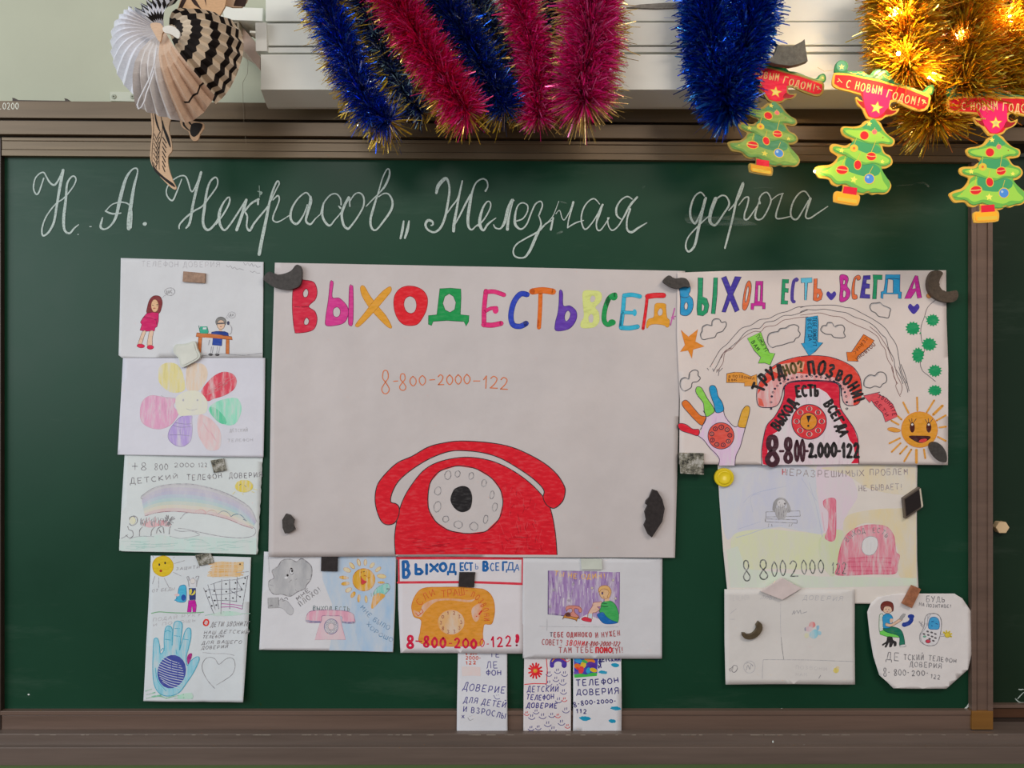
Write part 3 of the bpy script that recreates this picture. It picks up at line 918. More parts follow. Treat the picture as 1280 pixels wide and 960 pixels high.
B.fill('675 617 740 622 850 632 930 645 936 668 850 660 700 648 670 644', WD, smooth=False, edge=WDE, ew=.6)
B.fill('838 582 860 584 858 606 836 604', SK, smooth=False)
B.oval(852, 538, 38, 36, M(120, 120, 118), INK, .5); B.oval(852, 558, 28, 34, SK, SKE, .5)
B.fill('822 545 882 542 880 552 824 556', M(85, 82, 84), smooth=False); B.line('845 572 858 572', M(160, 60, 60), .8)
B.line('912 555 930 580 926 618 912 628;770 668 762 708', GREYL, 1.0); B.oval(905, 546, 8, 13, M(60, 62, 90), INK, .4)
B.line('905 510 888 508 900 490', GREYL, .5); B.oval(930, 487, 27, 22, edge=GREYL, ew=.6); B.text('ДА', '912 495 948 495', 16, PEN, .5)
B.fill('702 572 752 572 762 612 755 622 702 620 695 600', M(52, 160, 130), smooth=False, edge=M(20, 90, 75), ew=.5); B.line('697 598 690 565;715 592 722 582 745 582 752 594', M(30, 110, 95), .8); B.fill('718 592 748 592 748 578 722 578', mat('marker', (195, 200, 205)), smooth=False)
B.line('525 768 600 775 690 782 790 778 860 770 940 775 1020 780 1100 770 1150 765', PEN, .5)
B.flush()

# ---- C: seven-petal flower
sC = surf(0.0036, 12, 0.0007, 148, 331, 447, 571, 0.004)
oC, C = paper('drawing', '153.5 447.5 240 447.5 331.5 447.5 331 500 330 571.5 240 570 148 568 150.5 510', sC,
              'white sheet with a pale seven-petal flower, second in the left column', 'drawing', (196, 197, 206))
C.begin('flower_drawing', 'coloured pencil flower').F(130, 430, 5.818)
C.fill('395 210 405 165 450 138 510 140 550 170 578 235 588 330 520 355 460 338 402 280', CR(224, 214, 150))
C.fill('604 330 596 235 605 170 660 140 725 150 755 205 742 270 700 332 650 345', CR(222, 202, 180))
C.fill('710 350 760 272 820 222 880 203 940 222 965 270 945 328 880 372 800 398 752 412', CR(204, 70, 88), edge=CR(180, 40, 60), ew=.5)
C.fill('765 465 820 420 900 396 970 396 1000 450 992 520 955 580 900 590 835 562 780 510', CR(140, 208, 182))
C.fill('775 460 820 470 880 530 895 575 860 580 815 550 780 505', CR(92, 190, 150))
C.fill('690 520 740 522 800 562 848 630 856 715 835 765 765 770 718 715 685 640', CR(226, 196, 198))
C.fill('560 530 635 515 642 560 645 640 632 705 582 743 520 735 473 690 475 635 510 578', CR(168, 148, 202), edge=PA(110, 90, 150), ew=.6)
C.fill('520 400 430 385 340 375 285 412 265 480 275 560 330 605 410 618 480 592 522 545 540 500 505 450', CR(216, 160, 190), edge=PA(190, 120, 150), ew=.5)
C.fill('520 400 560 360 620 340 690 345 745 400 755 450 740 500 680 515 620 520 555 520 530 480', PA(214, 214, 190))
C.line('500 590 560 605 640 600;480 662 550 660 630 668;555 620 557 655;520 572 590 582 640 578', PA(110, 90, 150), .7)
for i in range(16):
    x = rnd.uniform(290, 500); y = rnd.uniform(405, 590)
    if (x - 400) ** 2 + (y - 495) ** 2 < 11000: C.line([(x, y), (x - 4, y + rnd.uniform(15, 40))], PA(190, 120, 165), .5)
for i in range(22):
    t = rnd.uniform(0, 1); x = 740 + t * 170; y = 370 - t * 110 + rnd.uniform(-28, 28) * (0.4 + t)
    C.line([(x, y), (x + 35, y - 20)], PA(180, 40, 60), .6)
for i in range(9):
    x = rnd.uniform(715, 800); y = 560 + (x - 715) * 1.2
    C.line([(x, y), (x + 30, y + 55)], PA(214, 160, 170), .5)
C.oval(577, 408, 7, 9, FAINT); C.oval(682, 408, 7, 7, FAINT); C.line('600 470 640 482 680 472', FAINT, .6); C.line('415 375 470 395 520 390', FAINT, .6)
C.text('ДЕТСКИЙ', '915 640 1050 635', 22, FAINT, .5); C.text('ТЕЛЕФОН', '900 710 1090 705', 20, FAINT, .5)
C.flush()

# ---- D: rainbow
edge = [(328 - 0.32 * i / 8 * 8 * 0.5 + rnd.uniform(-1.1, 0.6), 572 + 120 * i / 26) for i in range(27)]
edge = [(328.5 - 5.5 * (y - 572) / 120 + rnd.uniform(-0.9, 0.5), y) for x, y in edge]
sD = surf(0.0024, 13, 0.0006, 148, 331, 568, 692, 0.004)
oD, Dr = paper('drawing', [(156, 566), (240, 567)] + edge + [(240, 690.5), (153, 688.5), (150, 686), (152.5, 625)], sD,
              'white sheet with a pencil rainbow and torn right edge, third in the left column', 'drawing', (196, 203, 203))
R_ = Dr
R_.begin('pencil_lettering', 'grey pencil words and number').F(130, 555, 5.818)
R_.text('+8', '195 188 320 188', 50, PEN, .9); R_.text('800', '362 190 470 188', 45, PEN, .9); R_.text('2000', '505 168 660 168', 30, PEN, .9, fillw=.8); R_.text('122', '682 168 755 166', 30, PEN, .8)
R_.text('ДЕТСКИЙ', '185 290 330 278 545 245', 44, PEN, .95, h2=26); R_.text('ТЕЛЕФОН', '595 262 725 260 865 245', 40, PEN, .95, h2=34); R_.text('ДОВЕРИЯ', '905 248 1030 246 1158 238', 38, PEN, .95, h2=34)
R_.begin('rainbow_drawing', 'pale coloured pencil rainbow')
outer = catmull(nums('272 380 350 325 440 298 560 290 700 302 850 342 980 402 1070 470 1112 560'), False, 20)
inner = catmull(nums('300 522 380 500 470 490 560 492 640 500 760 510 900 545 1000 585 1085 612'), False, 20)
def resamp(p, n):
    cum = [0]
    for a, b in zip(p[:-1], p[1:]): cum.append(cum[-1] + math.dist(a, b))
    out = []
    for i in range(n):
        a = cum[-1] * i / (n - 1); j = 0
        while j < len(cum) - 2 and cum[j + 1] < a: j += 1
        t = (a - cum[j]) / (cum[j + 1] - cum[j]); out.append((p[j][0] + (p[j + 1][0] - p[j][0]) * t, p[j][1] + (p[j + 1][1] - p[j][1]) * t))
    return out
oo, ii = resamp(outer, 24), resamp(inner, 24)
bc = [PA(178, 178, 184), PA(172, 168, 186), PA(166, 166, 190), PA(160, 178, 194), PA(158, 188, 190), PA(180, 192, 178), PA(200, 194, 174), PA(198, 176, 174)]
for k in range(8):
    a, b = k / 8, (k + 1) / 8
    R_.fill([(p[0] + (q[0] - p[0]) * a, p[1] + (q[1] - p[1]) * a) for p, q in zip(oo, ii)] + [(p[0] + (q[0] - p[0]) * b, p[1] + (q[1] - p[1]) * b) for p, q in zip(oo, ii)][::-1], bc[k], smooth=False)
R_.line(outer, GREYL, .8); R_.line(inner, CR(150, 110, 120), .8)
R_.line([(p[0] + 4, p[1] + 7) for p in outer], FAINT, .6); R_.line('560 290 620 288 720 305 830 345 930 395 1040 455', FAINT, .6); R_.line('272 380 270 395 285 398', GREYL, .7)
R_.line('665 495 685 480 712 476 735 488 742 505', CR(200, 150, 150), .8); R_.line('745 502 765 485 795 482 820 495 826 515', CR(190, 160, 150), .8); R_.line('832 508 860 488 890 490 915 510 925 528', CR(130, 140, 150), .8); R_.line('925 528 950 512 985 510 1010 525 1030 550 1015 545 1040 558', CR(90, 120, 140), .9)
R_.line('540 612 600 618 700 640 800 660 900 675 1000 680 1075 670 1105 645 1100 612 1060 592;512 620 560 634 640 632 700 655;555 545 575 520 590 505 620 498', GREYL, .8)
R_.fill('118 690 200 680 300 668 420 660 550 684 690 668 850 680 960 685 1112 680 1112 800 800 790 500 782 300 778 118 772', PA(184, 208, 202), smooth=False)
for i in range(26):
    x = rnd.uniform(130, 950); y = rnd.uniform(695, 775)
    R_.line([(x, y), (x + 70, y + rnd.uniform(-12, 8)), (x + 140, y + rnd.uniform(-8, 8))], PA(140, 185, 175), .7)
R_.line('130 685 160 670 180 655;190 690 230 675 290 668 370 672;480 668 550 684 620 678 700 660', GREYL, .6)
R_.fill('300 590 330 560 370 560 400 580 430 555 470 565 490 590 460 600 420 590 380 600 330 605', PA(210, 160, 165))
for i in range(34):
    a = rnd.uniform(0, 6.28); x = 480 + 55 * math.cos(a) * rnd.random() - rnd.random() * 20; y = 555 + 42 * math.sin(a)
    R_.line([(470 + (x - 470) * .3, 560 + (y - 560) * .3), (x + rnd.uniform(-6, 6), y)], PEN, .7)
for i in range(30):
    x = rnd.uniform(262, 450); y = rnd.uniform(525, 560)
    R_.line([(x, y + 40), (x + rnd.uniform(-12, 12), y + 15), (x + rnd.uniform(-10, 10), y)], rnd.choice((PEN, GREYL, CR(190, 110, 120))), .7)
R_.line('262 665 265 625 285 600;345 665 350 630 375 600;385 650 395 615 430 600 438 648;475 655 480 610 490 600;405 620 420 645;195 560 190 535 215 520 240 530 245 560 225 585 200 590 190 575;165 660 190 680 215 665 210 630 185 620 178 595', PEN, .8, jit=2)
R_.oval(212, 556, 22, 28, PA(205, 205, 170)); R_.oval(228, 527, 10, 5, PEN)
R_.begin('sun_drawing', 'yellow pencil sun').oval(1020, 306, 66, 46, CR(228, 208, 84), wob=.03)
R_.line('985 300 998 290;1022 298 1036 312', PEN, .8); R_.line('955 345 935 365;1010 355 1012 370;1085 325 1115 332;1075 345 1095 352', CR(225, 215, 150), .8)
R_.flush()

# ---- E: hand and sun, four panels
sE = surf(0.0024, 14, 0.0006, 182, 316, 694, 876, 0.010, extra=lambda x: -0.0015 * math.exp(-((x - 254) / 5.0) ** 2))
oE, E = paper('drawing', '188.5 694.5 250 695 314 696.5 311 780 306 875.5 240 875 182 874 184 800', sE,
              'folded white sheet with a large light blue hand and a pencil heart', 'drawing', (206, 213, 217))
E.begin('sun_drawing', 'yellow sun with rays').F(160, 680, 4.571)
E.oval(200, 126, 60, 58, M(232, 200, 40), M(190, 150, 30), .7, wob=.015)
E.oval(180, 117, 5, 7, INK); E.oval(213, 108, 5, 7, INK); E.oval(189, 153, 8, 7, M(170, 60, 30))
E.line('262 112 325 94;258 160 305 183;207 192 238 252;177 190 176 250;155 182 140 228;256 80 268 74;140 66 146 76', GREYL, .7)
E.begin('pencil_lettering', 'grey handwriting')
E.text('ЗАЩИТИ', '270 150 410 138', 16, GREYL, .6, slant=.3); E.text('ОТ БЕДЫ', '135 275 268 262', 16, GREYL, .6, slant=.3)
E.text('ПОДАЙ РУКУ', '140 440 420 408', 18, FAINT, .6, slant=.3); E.text('И ПОМОЩЬ', '140 468 395 440', 14, FAINT, .6, slant=.3)
E.line('432 452 436 440 445 432 458 435 462 448 455 462 442 464 434 458', M(210, 50, 40), 2.0); E.oval(448, 448, 7, 8, M(235, 190, 190))
E.text('ДЕТИ ЗВОНИТЕ', '470 472 580 468 695 466', 26, PEN, .8, slant=.35)
E.text('НАШ ДЕТСКИЙ', '430 515 560 508 695 510', 18, PEN, .7, slant=.35); E.text('ТЕЛЕФОН', '425 538 550 532', 16, PEN, .7, slant=.35)
E.text('ДЛЯ ВАШЕГО', '420 572 540 566 655 565', 18, PEN, .7, slant=.35); E.text('ДОВЕРИЯ', '418 600 575 590', 18, PEN, .7, slant=.35)
E.line('430 617 500 622 560 622 612 632', GREYL, .6)
E.line('512 798 560 770 600 740 617 700 612 660 590 645 560 655 525 682 505 655 480 643 450 650 430 680 432 720 460 770 505 818', PEN, .6)
E.begin('figure_drawing', 'small figure in magenta beside a blue mitten')
E.line('135 395 180 386 240 390 330 393 420 390 433 388', M(110, 160, 120), 1.1); E.line('440 408 470 402 560 385 640 395 700 395', PA(120, 175, 150), .8)
E.fill('480 405 510 390 560 383 620 386 655 400 600 408 520 410', PA(170, 205, 190))
E.fill('292 250 305 236 330 240 334 300 328 328 300 332 275 322 280 300 268 290 285 285', M(70, 170, 205), edge=M(30, 90, 140), ew=.6)
E.oval(318, 306, 13, 18, M(40, 80, 160)); E.oval(282, 290, 14, 8, PA(225, 190, 190)); E.line('270 320 285 310', M(60, 160, 200), 1.4)
E.line('335 190 345 215 348 245;405 185 395 215 392 245;335 190 345 185 352 205;385 205 390 185 405 185;350 210 345 185;372 190 372 215;352 245 358 205 372 195 388 205 392 245', GREYL, .9)
E.fill('352 195 388 195 388 245 352 245', PA(206, 208, 214), smooth=False); E.oval(370, 212, 14, 16, PA(205, 200, 196), GREYL, .5)
E.fill('348 252 388 252 387 318 352 320', M(44, 56, 110), smooth=False); E.fill('352 262 362 256 366 272 358 290 372 280 382 262 385 278 372 292 352 288', M(210, 196, 70))
E.fill('347 322 384 320 392 350 388 388 372 388 366 350 362 388 340 388', M(182, 24, 150), smooth=False, edge=M(110, 10, 90), ew=.4)
E.begin('net_drawing', 'orange scribble over a pencil net')
E.fill('478 108 530 98 600 104 660 100 662 140 650 160 640 186 560 190 450 186 455 172 480 160', PA(234, 202, 140), smooth=False)
for i in range(16):
    y = 104 + i * 5.3
    E.line([(450 + rnd.uniform(0, 35), y + 4), (560, y + rnd.uniform(-3, 3)), (650 + rnd.uniform(-25, 15), y)], CR(220, 170, 90), .7)
NT = mat('pencil', (80, 78, 95))
E.line('430 250 480 370 495 400;455 232 500 375;490 225 520 370;535 200 532 400;580 200 582 370;625 190 620 330;685 180 660 330 655 370', NT, .6)
E.line('470 232 540 210 620 202 690 180;450 262 530 258 650 255;480 290 560 285 660 262;480 322 560 322 625 328;620 205 650 255;580 262 640 300', NT, .6)
E.line('535 340 600 345 655 352;530 360 600 358 655 370', M(170, 80, 150), .8); E.line('620 162 690 157', GREYL, .7)
for x, y in ((560, 228), (615, 222), (662, 226), (650, 257), (610, 255), (562, 272), (642, 300), (600, 308), (560, 312), (670, 194), (641, 115), (505, 348), (497, 322), (463, 303), (445, 270), (493, 268), (480, 352)):
    E.oval(x, y, 4.5, 4.5, INK)
E.begin('hand_drawing', 'light blue hand with a dark blue ball')
HB = CR(140, 200, 218); HBE = M(70, 160, 185)
E.fill('152 560 160 535 176 540 186 580 192 622 212 600 212 540 218 480 236 465 255 480 256 540 258 575 262 500 268 450 288 438 312 455 308 520 300 600 312 560 328 500 345 478 360 486 362 530 350 590 338 640 345 690 362 665 398 640 412 655 385 720 340 790 300 840 240 858 190 840 160 790 150 700', HB, edge=HBE, ew=1.0)
E.line('216 500 230 490 250 500;215 540 250 545;270 480 300 480;268 520 300 525;320 540 350 545;195 605 205 590 215 605;280 600 285 625;165 700 180 770 230 830', HBE, .8)
E.oval(258, 722, 80, 94, M(62, 74, 150), rot=.2)
WH = mat('marker', (190, 198, 210))
for i in range(11):
    y = 650 + i * 14
    hw = math.sqrt(max(0, 1 - ((y - 722) / 92) ** 2)) * 76
    E.line([(258 - hw, y - 16), (258 - hw * .2, y + 8), (258 + hw * .9, y + 26)], WH, .8)
E.fill('345 668 343 645 352 625 368 620 370 635 360 665 350 682', M(160, 40, 120))
E.line('112 830 145 820;120 850 165 838;118 870 190 858 230 870;230 870 300 855 360 862;150 860 200 852;280 870 350 868 376 872;320 850 372 845', CR(120, 180, 150), 1.3)
E.fill('310 850 370 842 376 872 300 872', PA(160, 215, 190))
E.flush()

# ---- F: cloud and sun either side of a pink telephone
sF = surf(0.0026, 15, 0.0006, 325, 496, 689, 815, 0.006)
oF, F = paper('drawing', '330 689.5 410 692 495.5 694.5 494 760 492 814 410 812 325 811 327.5 750', sF,
              'half grey, half blue sheet with a grey cloud, yellow sun and small pink telephone', 'drawing', (198, 199, 203))
F.begin('background_colouring', 'pale blue pencil sky').F(320, 680, 6.716)
F.fill('545 90 1172 100 1150 895 620 885 650 700 640 500 560 300', PA(172, 198, 222), smooth=False)
F.fill('545 90 1172 100 1150 895 880 890 800 600 720 300', PA(164, 195, 224), smooth=False)
F.begin('cloud_drawing', 'grey pencil cloud and hand')
F.fill('140 412 112 370 110 312 152 282 136 225 182 192 220 138 290 128 340 148 382 122 430 150 466 190 470 250 458 300 425 345 410 375 350 400 290 437 220 420 172 422', PA(150, 152, 156), edge=PEN, ew=1.0)
F.line('140 225 165 195 185 192;220 160 230 140;400 150 425 150;465 250 455 290 425 300;112 340 150 350;290 435 280 415;350 400 330 380', GREYL, .8)
F.oval(300, 232, 17, 22, mat('marker', (205, 207, 210)), PEN, .8); F.oval(304, 226, 8, 12, INK); F.oval(298, 204, 10, 5, INK); F.oval(266, 262, 9, 10, INK); F.oval(254, 282, 14, 10, mat('marker', (205, 207, 210)))
F.line('275 322 290 308 300 300;330 300 345 290', PEN, .9)
F.line('105 110 112 240;165 75 168 100;280 70 282 110', FAINT, .7)
F.fill('102 452 190 446 198 532 105 535', PA(128, 130, 134), smooth=False, edge=PEN, ew=.9)
F.fill('198 470 250 470 285 500 318 550 302 592 270 580 230 540 195 525', PA(165, 167, 172), edge=GREYL, ew=.6)
F.line('205 470 215 450 230 470;240 460 255 445 270 465;225 478 250 470;110 510 145 512 110 520', PEN, .9)
F.begin('lettering', 'grey and blue pencil words')
F.text('МНЕ', '350 478 460 388', 30, PEN, 1.0, fillw=.8); F.text('ПЛОХО!', '372 528 555 385', 42, PEN, 1.0, fillw=.6)
F.text('ВЫХОД ЕСТЬ', '475 550 630 555 795 560', 34, mat('pencil', (70, 95, 100)), .9)
F.text('ЗВОНИ!', '505 790 620 785 735 785', 44, INK, .9)
F.text('МНЕ БЫЛО', '870 530 980 640 1120 720', 36, mat('pencil', (90, 130, 165)), .9); F.text('ХОРОШО', '920 665 1010 750 1150 820', 32, mat('pencil', (90, 130, 165)), .9)
F.begin('sun_drawing', 'orange-yellow pencil sun')
SO = CR(228, 176, 62)
F.oval(905, 300, 94, 93, SO, CR(190, 120, 40), .9)
for x, y, rx, ry, rot in ((1055, 270, 38, 17, .15), (1025, 212, 28, 14, -.7), (975, 178, 26, 14, -.9), (918, 155, 26, 12, -1.5), (862, 155, 30, 13, 1.3), (805, 182, 32, 14, .9), (765, 218, 32, 17, .4), (738, 282, 38, 13, .1), (752, 332, 35, 14, -.1), (778, 385, 28, 17, -.5), (815, 425, 28, 15, -1.0), (865, 455, 32, 12, -1.5), (925, 462, 30, 10, 1.5), (1052, 322, 28, 8, 0)):
    F.oval(x, y, rx, ry, SO if (x + y) % 2 == 0 else PA(220, 200, 130), CR(190, 130, 50), .6, rot=rot)
F.fill('882 280 885 340 930 318 900 300', M(200, 60, 70)); F.line('880 245 890 230;905 270 915 262 928 272;940 285 955 280;880 270 882 300 890 340 920 325', M(170, 90, 30), .9); F.line('900 235 912 230', INK, .7)
F.fill('985 425 1010 372 1080 332 1115 335 1125 370 1095 410 1060 430 1030 410', CR(120, 190, 180), edge=PEN, ew=.5); F.fill('990 430 1035 410 1085 432 1040 480 985 538 968 530 975 480', CR(226, 166, 70)); F.line('970 440 968 410;990 435 992 400;1010 430 1015 395;1040 430 1042 400', CR(100, 150, 140), .8); F.oval(1108, 376, 12, 8, CR(60, 110, 110))
F.begin('telephone_drawing', 'pink pencil telephone')
PKP = CR(214, 158, 178)
F.fill('560 595 705 595 722 680 755 795 500 795 530 700', PA(218, 176, 190), smooth=False, edge=PA(190, 120, 140), ew=.6)
F.fill('430 650 428 600 460 562 560 552 640 552 760 562 815 585 828 620 825 660 730 652 720 605 640 600 560 600 545 650', PKP, edge=CR(150, 110, 140), ew=.8)
F.line('428 640 480 648 545 650;730 652 780 658 825 655', mat('pencil', (120, 115, 150)), 2.2)
F.oval(635, 688, 58, 62, PA(168, 160, 180), CR(110, 105, 140), .9); F.oval(635, 688, 26, 28, PA(205, 170, 180), PEN, .6)
for i in range(10):
    a = i * .628; F.oval(635 + 42 * math.cos(a), 688 + 45 * math.sin(a), 8, 8, PA(200, 195, 205), PEN, .5)
F.flush()

# ---- G: orange telephone
sG = surf(0.0027, 16, 0.0005, 496, 656, 694, 817, 0.005)
oG, G_ = paper('drawing', '497 694.5 655 698 653.5 816 575 815.5 501 815 498 760', sG,
              'white sheet with an orange telephone under blue capitals in a red frame', 'drawing', (203, 200, 204))
G_.begin('red_border', 'red felt-tip frame').F(490, 680, 6.622)
RB = M(200, 52, 68)
G_.line('45 116 1085 118', RB, 3.4, smooth=False); G_.line('55 116 58 322', RB, 2.2, smooth=False); G_.line('1079 116 1077 335', RB, 1.6, smooth=False); G_.line('50 318 560 316 760 318 1083 330', RB, 3.0)
G_.begin('lettering', 'blue felt-tip capitals')
BB = M(22, 92, 158)
G_.text('В', '78 274 162 272', 128, BB, 3.9, fillw=.72); G_.text('Ы', '190 248 295 248', 80, BB, 3.5, fillw=.85); G_.text('Х', '305 225 390 225', 58, BB, 3.2, fillw=.7); G_.text('О', '385 222 460 222', 62, BB, 3.4, fillw=.7); G_.text('Д', '455 235 535 235', 70, BB, 2.6, fillw=.8)
G_.text('ЕСТ', '560 218 672 215', 60, BB, 2.0, fillw=.78); G_.text('Ь', '682 208 725 208', 45, BB, .8, fillw=.7)
G_.text('В', '742 220 808 220', 72, BB, 3.2, fillw=.65); G_.text('СЕ', '808 220 895 218', 62, BB, 1.4, fillw=.7); G_.text('Г', '905 218 962 218', 68, BB, 2.4, fillw=.7); G_.text('Д', '940 215 1020 215', 60, BB, 1.4, fillw=.8); G_.text('А', '1015 220 1055 220', 56, BB, 1.0, fillw=.8)
G_.begin('telephone_drawing', 'orange telephone with a round dial')
OG = M(236, 160, 56)
G_.fill('165 545 164 500 185 440 225 385 285 360 400 356 560 356 700 366 762 375 812 410 842 470 850 560 830 650 800 662 764 664 752 730 742 830 600 840 450 842 238 815 235 720 242 630 185 600', OG, edge=M(190, 110, 40), ew=.6)
G_.fill('180 545 230 560 260 500 340 460 480 450 640 462 690 450 640 480 480 466 360 480 270 560 240 600 190 590', PA(226, 140, 40)); G_.fill('660 540 700 500 750 490 740 560 720 620 690 640 665 600', PA(228, 140, 44))
G_.oval(490, 645, 108, 98, PA(240, 178, 80), PA(225, 140, 50), .7); G_.oval(490, 645, 45, 45, edge=PA(215, 150, 60), ew=.6)
NUMC = M(150, 84, 70)
for i, ch in enumerate('1234567890'):
    a = -1.9 + i * .628 * (1)
    x, y = 490 + 84 * math.cos(a), 645 + 80 * math.sin(a)
    G_.text(ch if ch in FONT else '3', [(x - 14, y + 14), (x + 14, y + 14)], 26, NUMC, .8)
RO = M(196, 84, 44)
G_.text('ЕСЛИ', '268 570 240 525 268 475 318 440 368 418', 54, RO, .8, fillw=.7); G_.text('ТРАШ-', '405 442 520 432 640 415', 58, RO, .8, fillw=.8); G_.text('ПОЗВОНИ', '645 432 690 455 728 500 756 560 762 640', 48, RO, .8, fillw=.62)
G_.line('742 552 722 578', M(200, 60, 40), 2.0); G_.oval(700, 596, 6, 5, M(200, 60, 40))
G_.begin('phone_number', 'crimson digits')
CRM = M(196, 24, 62)
G_.text('8', '112 850 192 852', 92, CRM, 3.2, fillw=.7); G_.line('200 798 245 802', CRM, 1.6); G_.text('800', '250 842 455 852', 78, CRM, 2.8, fillw=.66); G_.text('-', '455 848 515 848', 60, CRM, 1.2); G_.text('20', '508 852 645 852', 72, CRM, 2.3, fillw=.7)
G_.text('0', '640 856 715 856', 70, CRM, 3.0, fillw=.6); G_.text('0', '718 845 775 845', 66, CRM, 1.0, fillw=.7); G_.text('-', '772 845 815 845', 50, CRM, 1.0); G_.text('122', '812 845 1000 838', 78, CRM, 1.9, fillw=.66)
G_.line('1036 755 1040 775 1034 800', CRM, 4.5); G_.line('1034 800 1033 812', CRM, 2); G_.oval(1032, 832, 9, 8, M(120, 10, 50))
G_.flush()

# ---- H: boy with a phone
sH = surf(0.0038, 17, 0.0004, 652, 829, 697, 823, 0.004)
oH, H = paper('drawing', '654 697 828 698 827.5 760 827 822.5 740 822.5 653.5 822 653 760', sH,
              'white sheet showing a seated boy in a green shirt on purple', 'drawing', (194, 195, 199))
H.begin('night_drawing', 'purple coloured-pencil scene with a sitting boy').F(640, 680, 6.4)
H.fill('290 214 460 216 640 220 862 226 860 400 858 540 850 640 560 600 420 575 292 562 288 400', CR(150, 122, 172), smooth=False, edge=CR(100, 80, 125), ew=.6)
for i in range(90):
    x = rnd.uniform(295, 850); y = rnd.uniform(225, 490)
    H.line([(x, y), (x + rnd.uniform(-8, 8), y + rnd.uniform(30, 75))], rnd.choice((CR(120, 90, 150), PA(195, 180, 205), CR(140, 112, 160))), rnd.uniform(.5, 1.0))
H.fill('545 590 600 560 700 600 860 560 856 650 540 640', mat('paper', (198, 196, 203)), smooth=False)
H.line('290 560 350 560 420 575;290 214 288 562', CR(90, 75, 115), .9)
H.text('ТЫ НЕ ОДИН!', '330 250 480 272 620 278 755 270', 38, CR(206, 160, 90), 1.2, fillw=.7)
for x, y in ((333, 368), (490, 322), (455, 452), (303, 500), (640, 352), (808, 288), (828, 435)):
    star = [(x + (14 if k % 2 == 0 else 6) * math.sin(k * math.pi / 5), y - (14 if k % 2 == 0 else 6) * math.cos(k * math.pi / 5)) for k in range(10)]
    H.fill(star, PA(200, 180, 150) if x > 600 else PA(140, 115, 150), smooth=False, edge=PEN, ew=.5)
H.line('482 360 478 400;498 300 492 318', PEN, .5)
H.fill('650 468 700 462 715 458 716 495 680 500 700 520 670 545 645 550 640 590 638 600 605 590 612 545 640 500 645 485', M(228, 190, 170), edge=M(150, 90, 80), ew=.6)
H.fill('718 470 760 452 800 460 832 495 852 560 850 610 838 628 790 612 730 565 700 540 712 500', M(60, 160, 84), edge=M(30, 100, 60), ew=.6); H.line('708 490 740 500 768 498;716 470 760 476', M(25, 80, 50), .9)
H.fill('680 565 700 550 728 545 750 575 790 605 842 625 800 636 740 634 708 610', M(24, 98, 168), edge=M(15, 60, 120), ew=.5)
H.fill('740 425 775 425 778 452 740 458', M(226, 188, 150), smooth=False); H.oval(742, 385, 44, 52, M(228, 188, 142), M(160, 110, 70), .6); H.fill('694 385 696 350 725 332 765 335 790 365 790 400 775 430 762 420 775 385 755 362 720 360', M(206, 164, 104), edge=M(150, 100, 60), ew=.6)
H.oval(722, 394, 7, 9, M(60, 60, 110)); H.line('715 384 730 384;728 420 738 424', M(110, 60, 50), .8)
H.fill('612 552 642 555 638 592 608 590', M(190, 210, 220), smooth=False); H.fill('556 595 580 582 610 588 634 600 632 620 600 618 562 608', M(200, 50, 70), edge=M(130, 20, 40), ew=.5)
BRN = M(150, 88, 70)
H.fill('430 515 440 498 485 492 535 500 556 520 552 545 535 540 530 520 500 515 500 545 535 580 518 590 470 580 470 548 482 540 475 515 445 522 438 540', M(196, 128, 118), edge=BRN, ew=.7)
H.fill('432 552 460 548 470 575 510 585 535 582 520 600 515 618 505 605 420 588 405 602 412 582', M(190, 126, 50), edge=M(100, 60, 40), ew=.6); H.fill('430 555 458 550 468 578 430 576', M(90, 50, 50))
H.line('220 655 400 658 620 660 850 660;280 600 278 690', FAINT, .5)
H.begin('lettering', 'brown-red handwritten capitals')
BR = M(168, 84, 88); RDX = M(196, 50, 58)
H.text('Т', '300 738 328 738', 34, M(90, 80, 95), .9); H.text('ЕБЕ ОДИНОКО', '328 742 640 740', 38, BR, 1.2, fillw=.62); H.text('И НУЖЕН', '662 748 868 728', 42, BR, .9, fillw=.6)
H.text('СОВЕТ? ', '235 800 420 808', 42, BR, .9, fillw=.7); H.text('ЗВОНИ', '420 808 580 812', 42, RDX, 1.0, fillw=.6, slant=.2); H.text('8-800-2000-122', '580 810 860 812', 36, BR, 1.1, fillw=.7, slant=.3)
H.text('ТАМ ТЕБЕ', '368 868 500 866 655 862', 44, BR, .9, fillw=.65); H.text('ПОМО', '662 862 800 862', 40, M(200, 40, 50), 1.7, fillw=.7); H.text('ГУТ!', '800 872 890 862', 44, BR, .9, fillw=.65)
H.flush()

# ---- three narrow strips hanging below
sI = Surf(0.0012, waves(ord('I'), 0.0002, 560, 780), lambda y: 0.0145 * min(1.0, max(0.0, (y - 808) / 68)) ** 1.3)
oI, I1 = paper('note_strip', '572.5 800 634 800 634 860 634.5 913.5 571.5 914 572 860', sI, 'narrow paper strip with blue handwriting and pale pink patch, leftmost of three', 'note', (200, 202, 208), group=None)
I1.begin('lettering', 'blue and red-brown handwriting').F(560, 805, 5.565)
BI = M(66, 62, 130); RI = M(190, 84, 66)
I1.text('8-800', '120 72 205 72', 20, RI, 1.0, fillw=.7); I1.text('2000-', '120 105 230 108', 24, RI, 1.0, fillw=.75); I1.text('122', '120 138 200 136', 22, RI, 1.1, fillw=.75)
I1.text('ТЕ', '285 88 365 90', 34, BI, .9); I1.text('ЛЕ', '262 165 355 160', 42, BI, .9); I1.text('ФОН', '262 208 375 208', 32, BI, 1.1, fillw=.75)
I1.fill('97 152 160 150 225 156 228 215 160 212 100 215', PA(224, 202, 200), smooth=False)
I1.text('ДОВЕРИЕ', '98 300 240 318 402 328', 48, BI, 1.0, h2=40, slant=.15); I1.line('318 340 335 365 362 362;338 338 340 342;352 336 354 340', BI, .7)
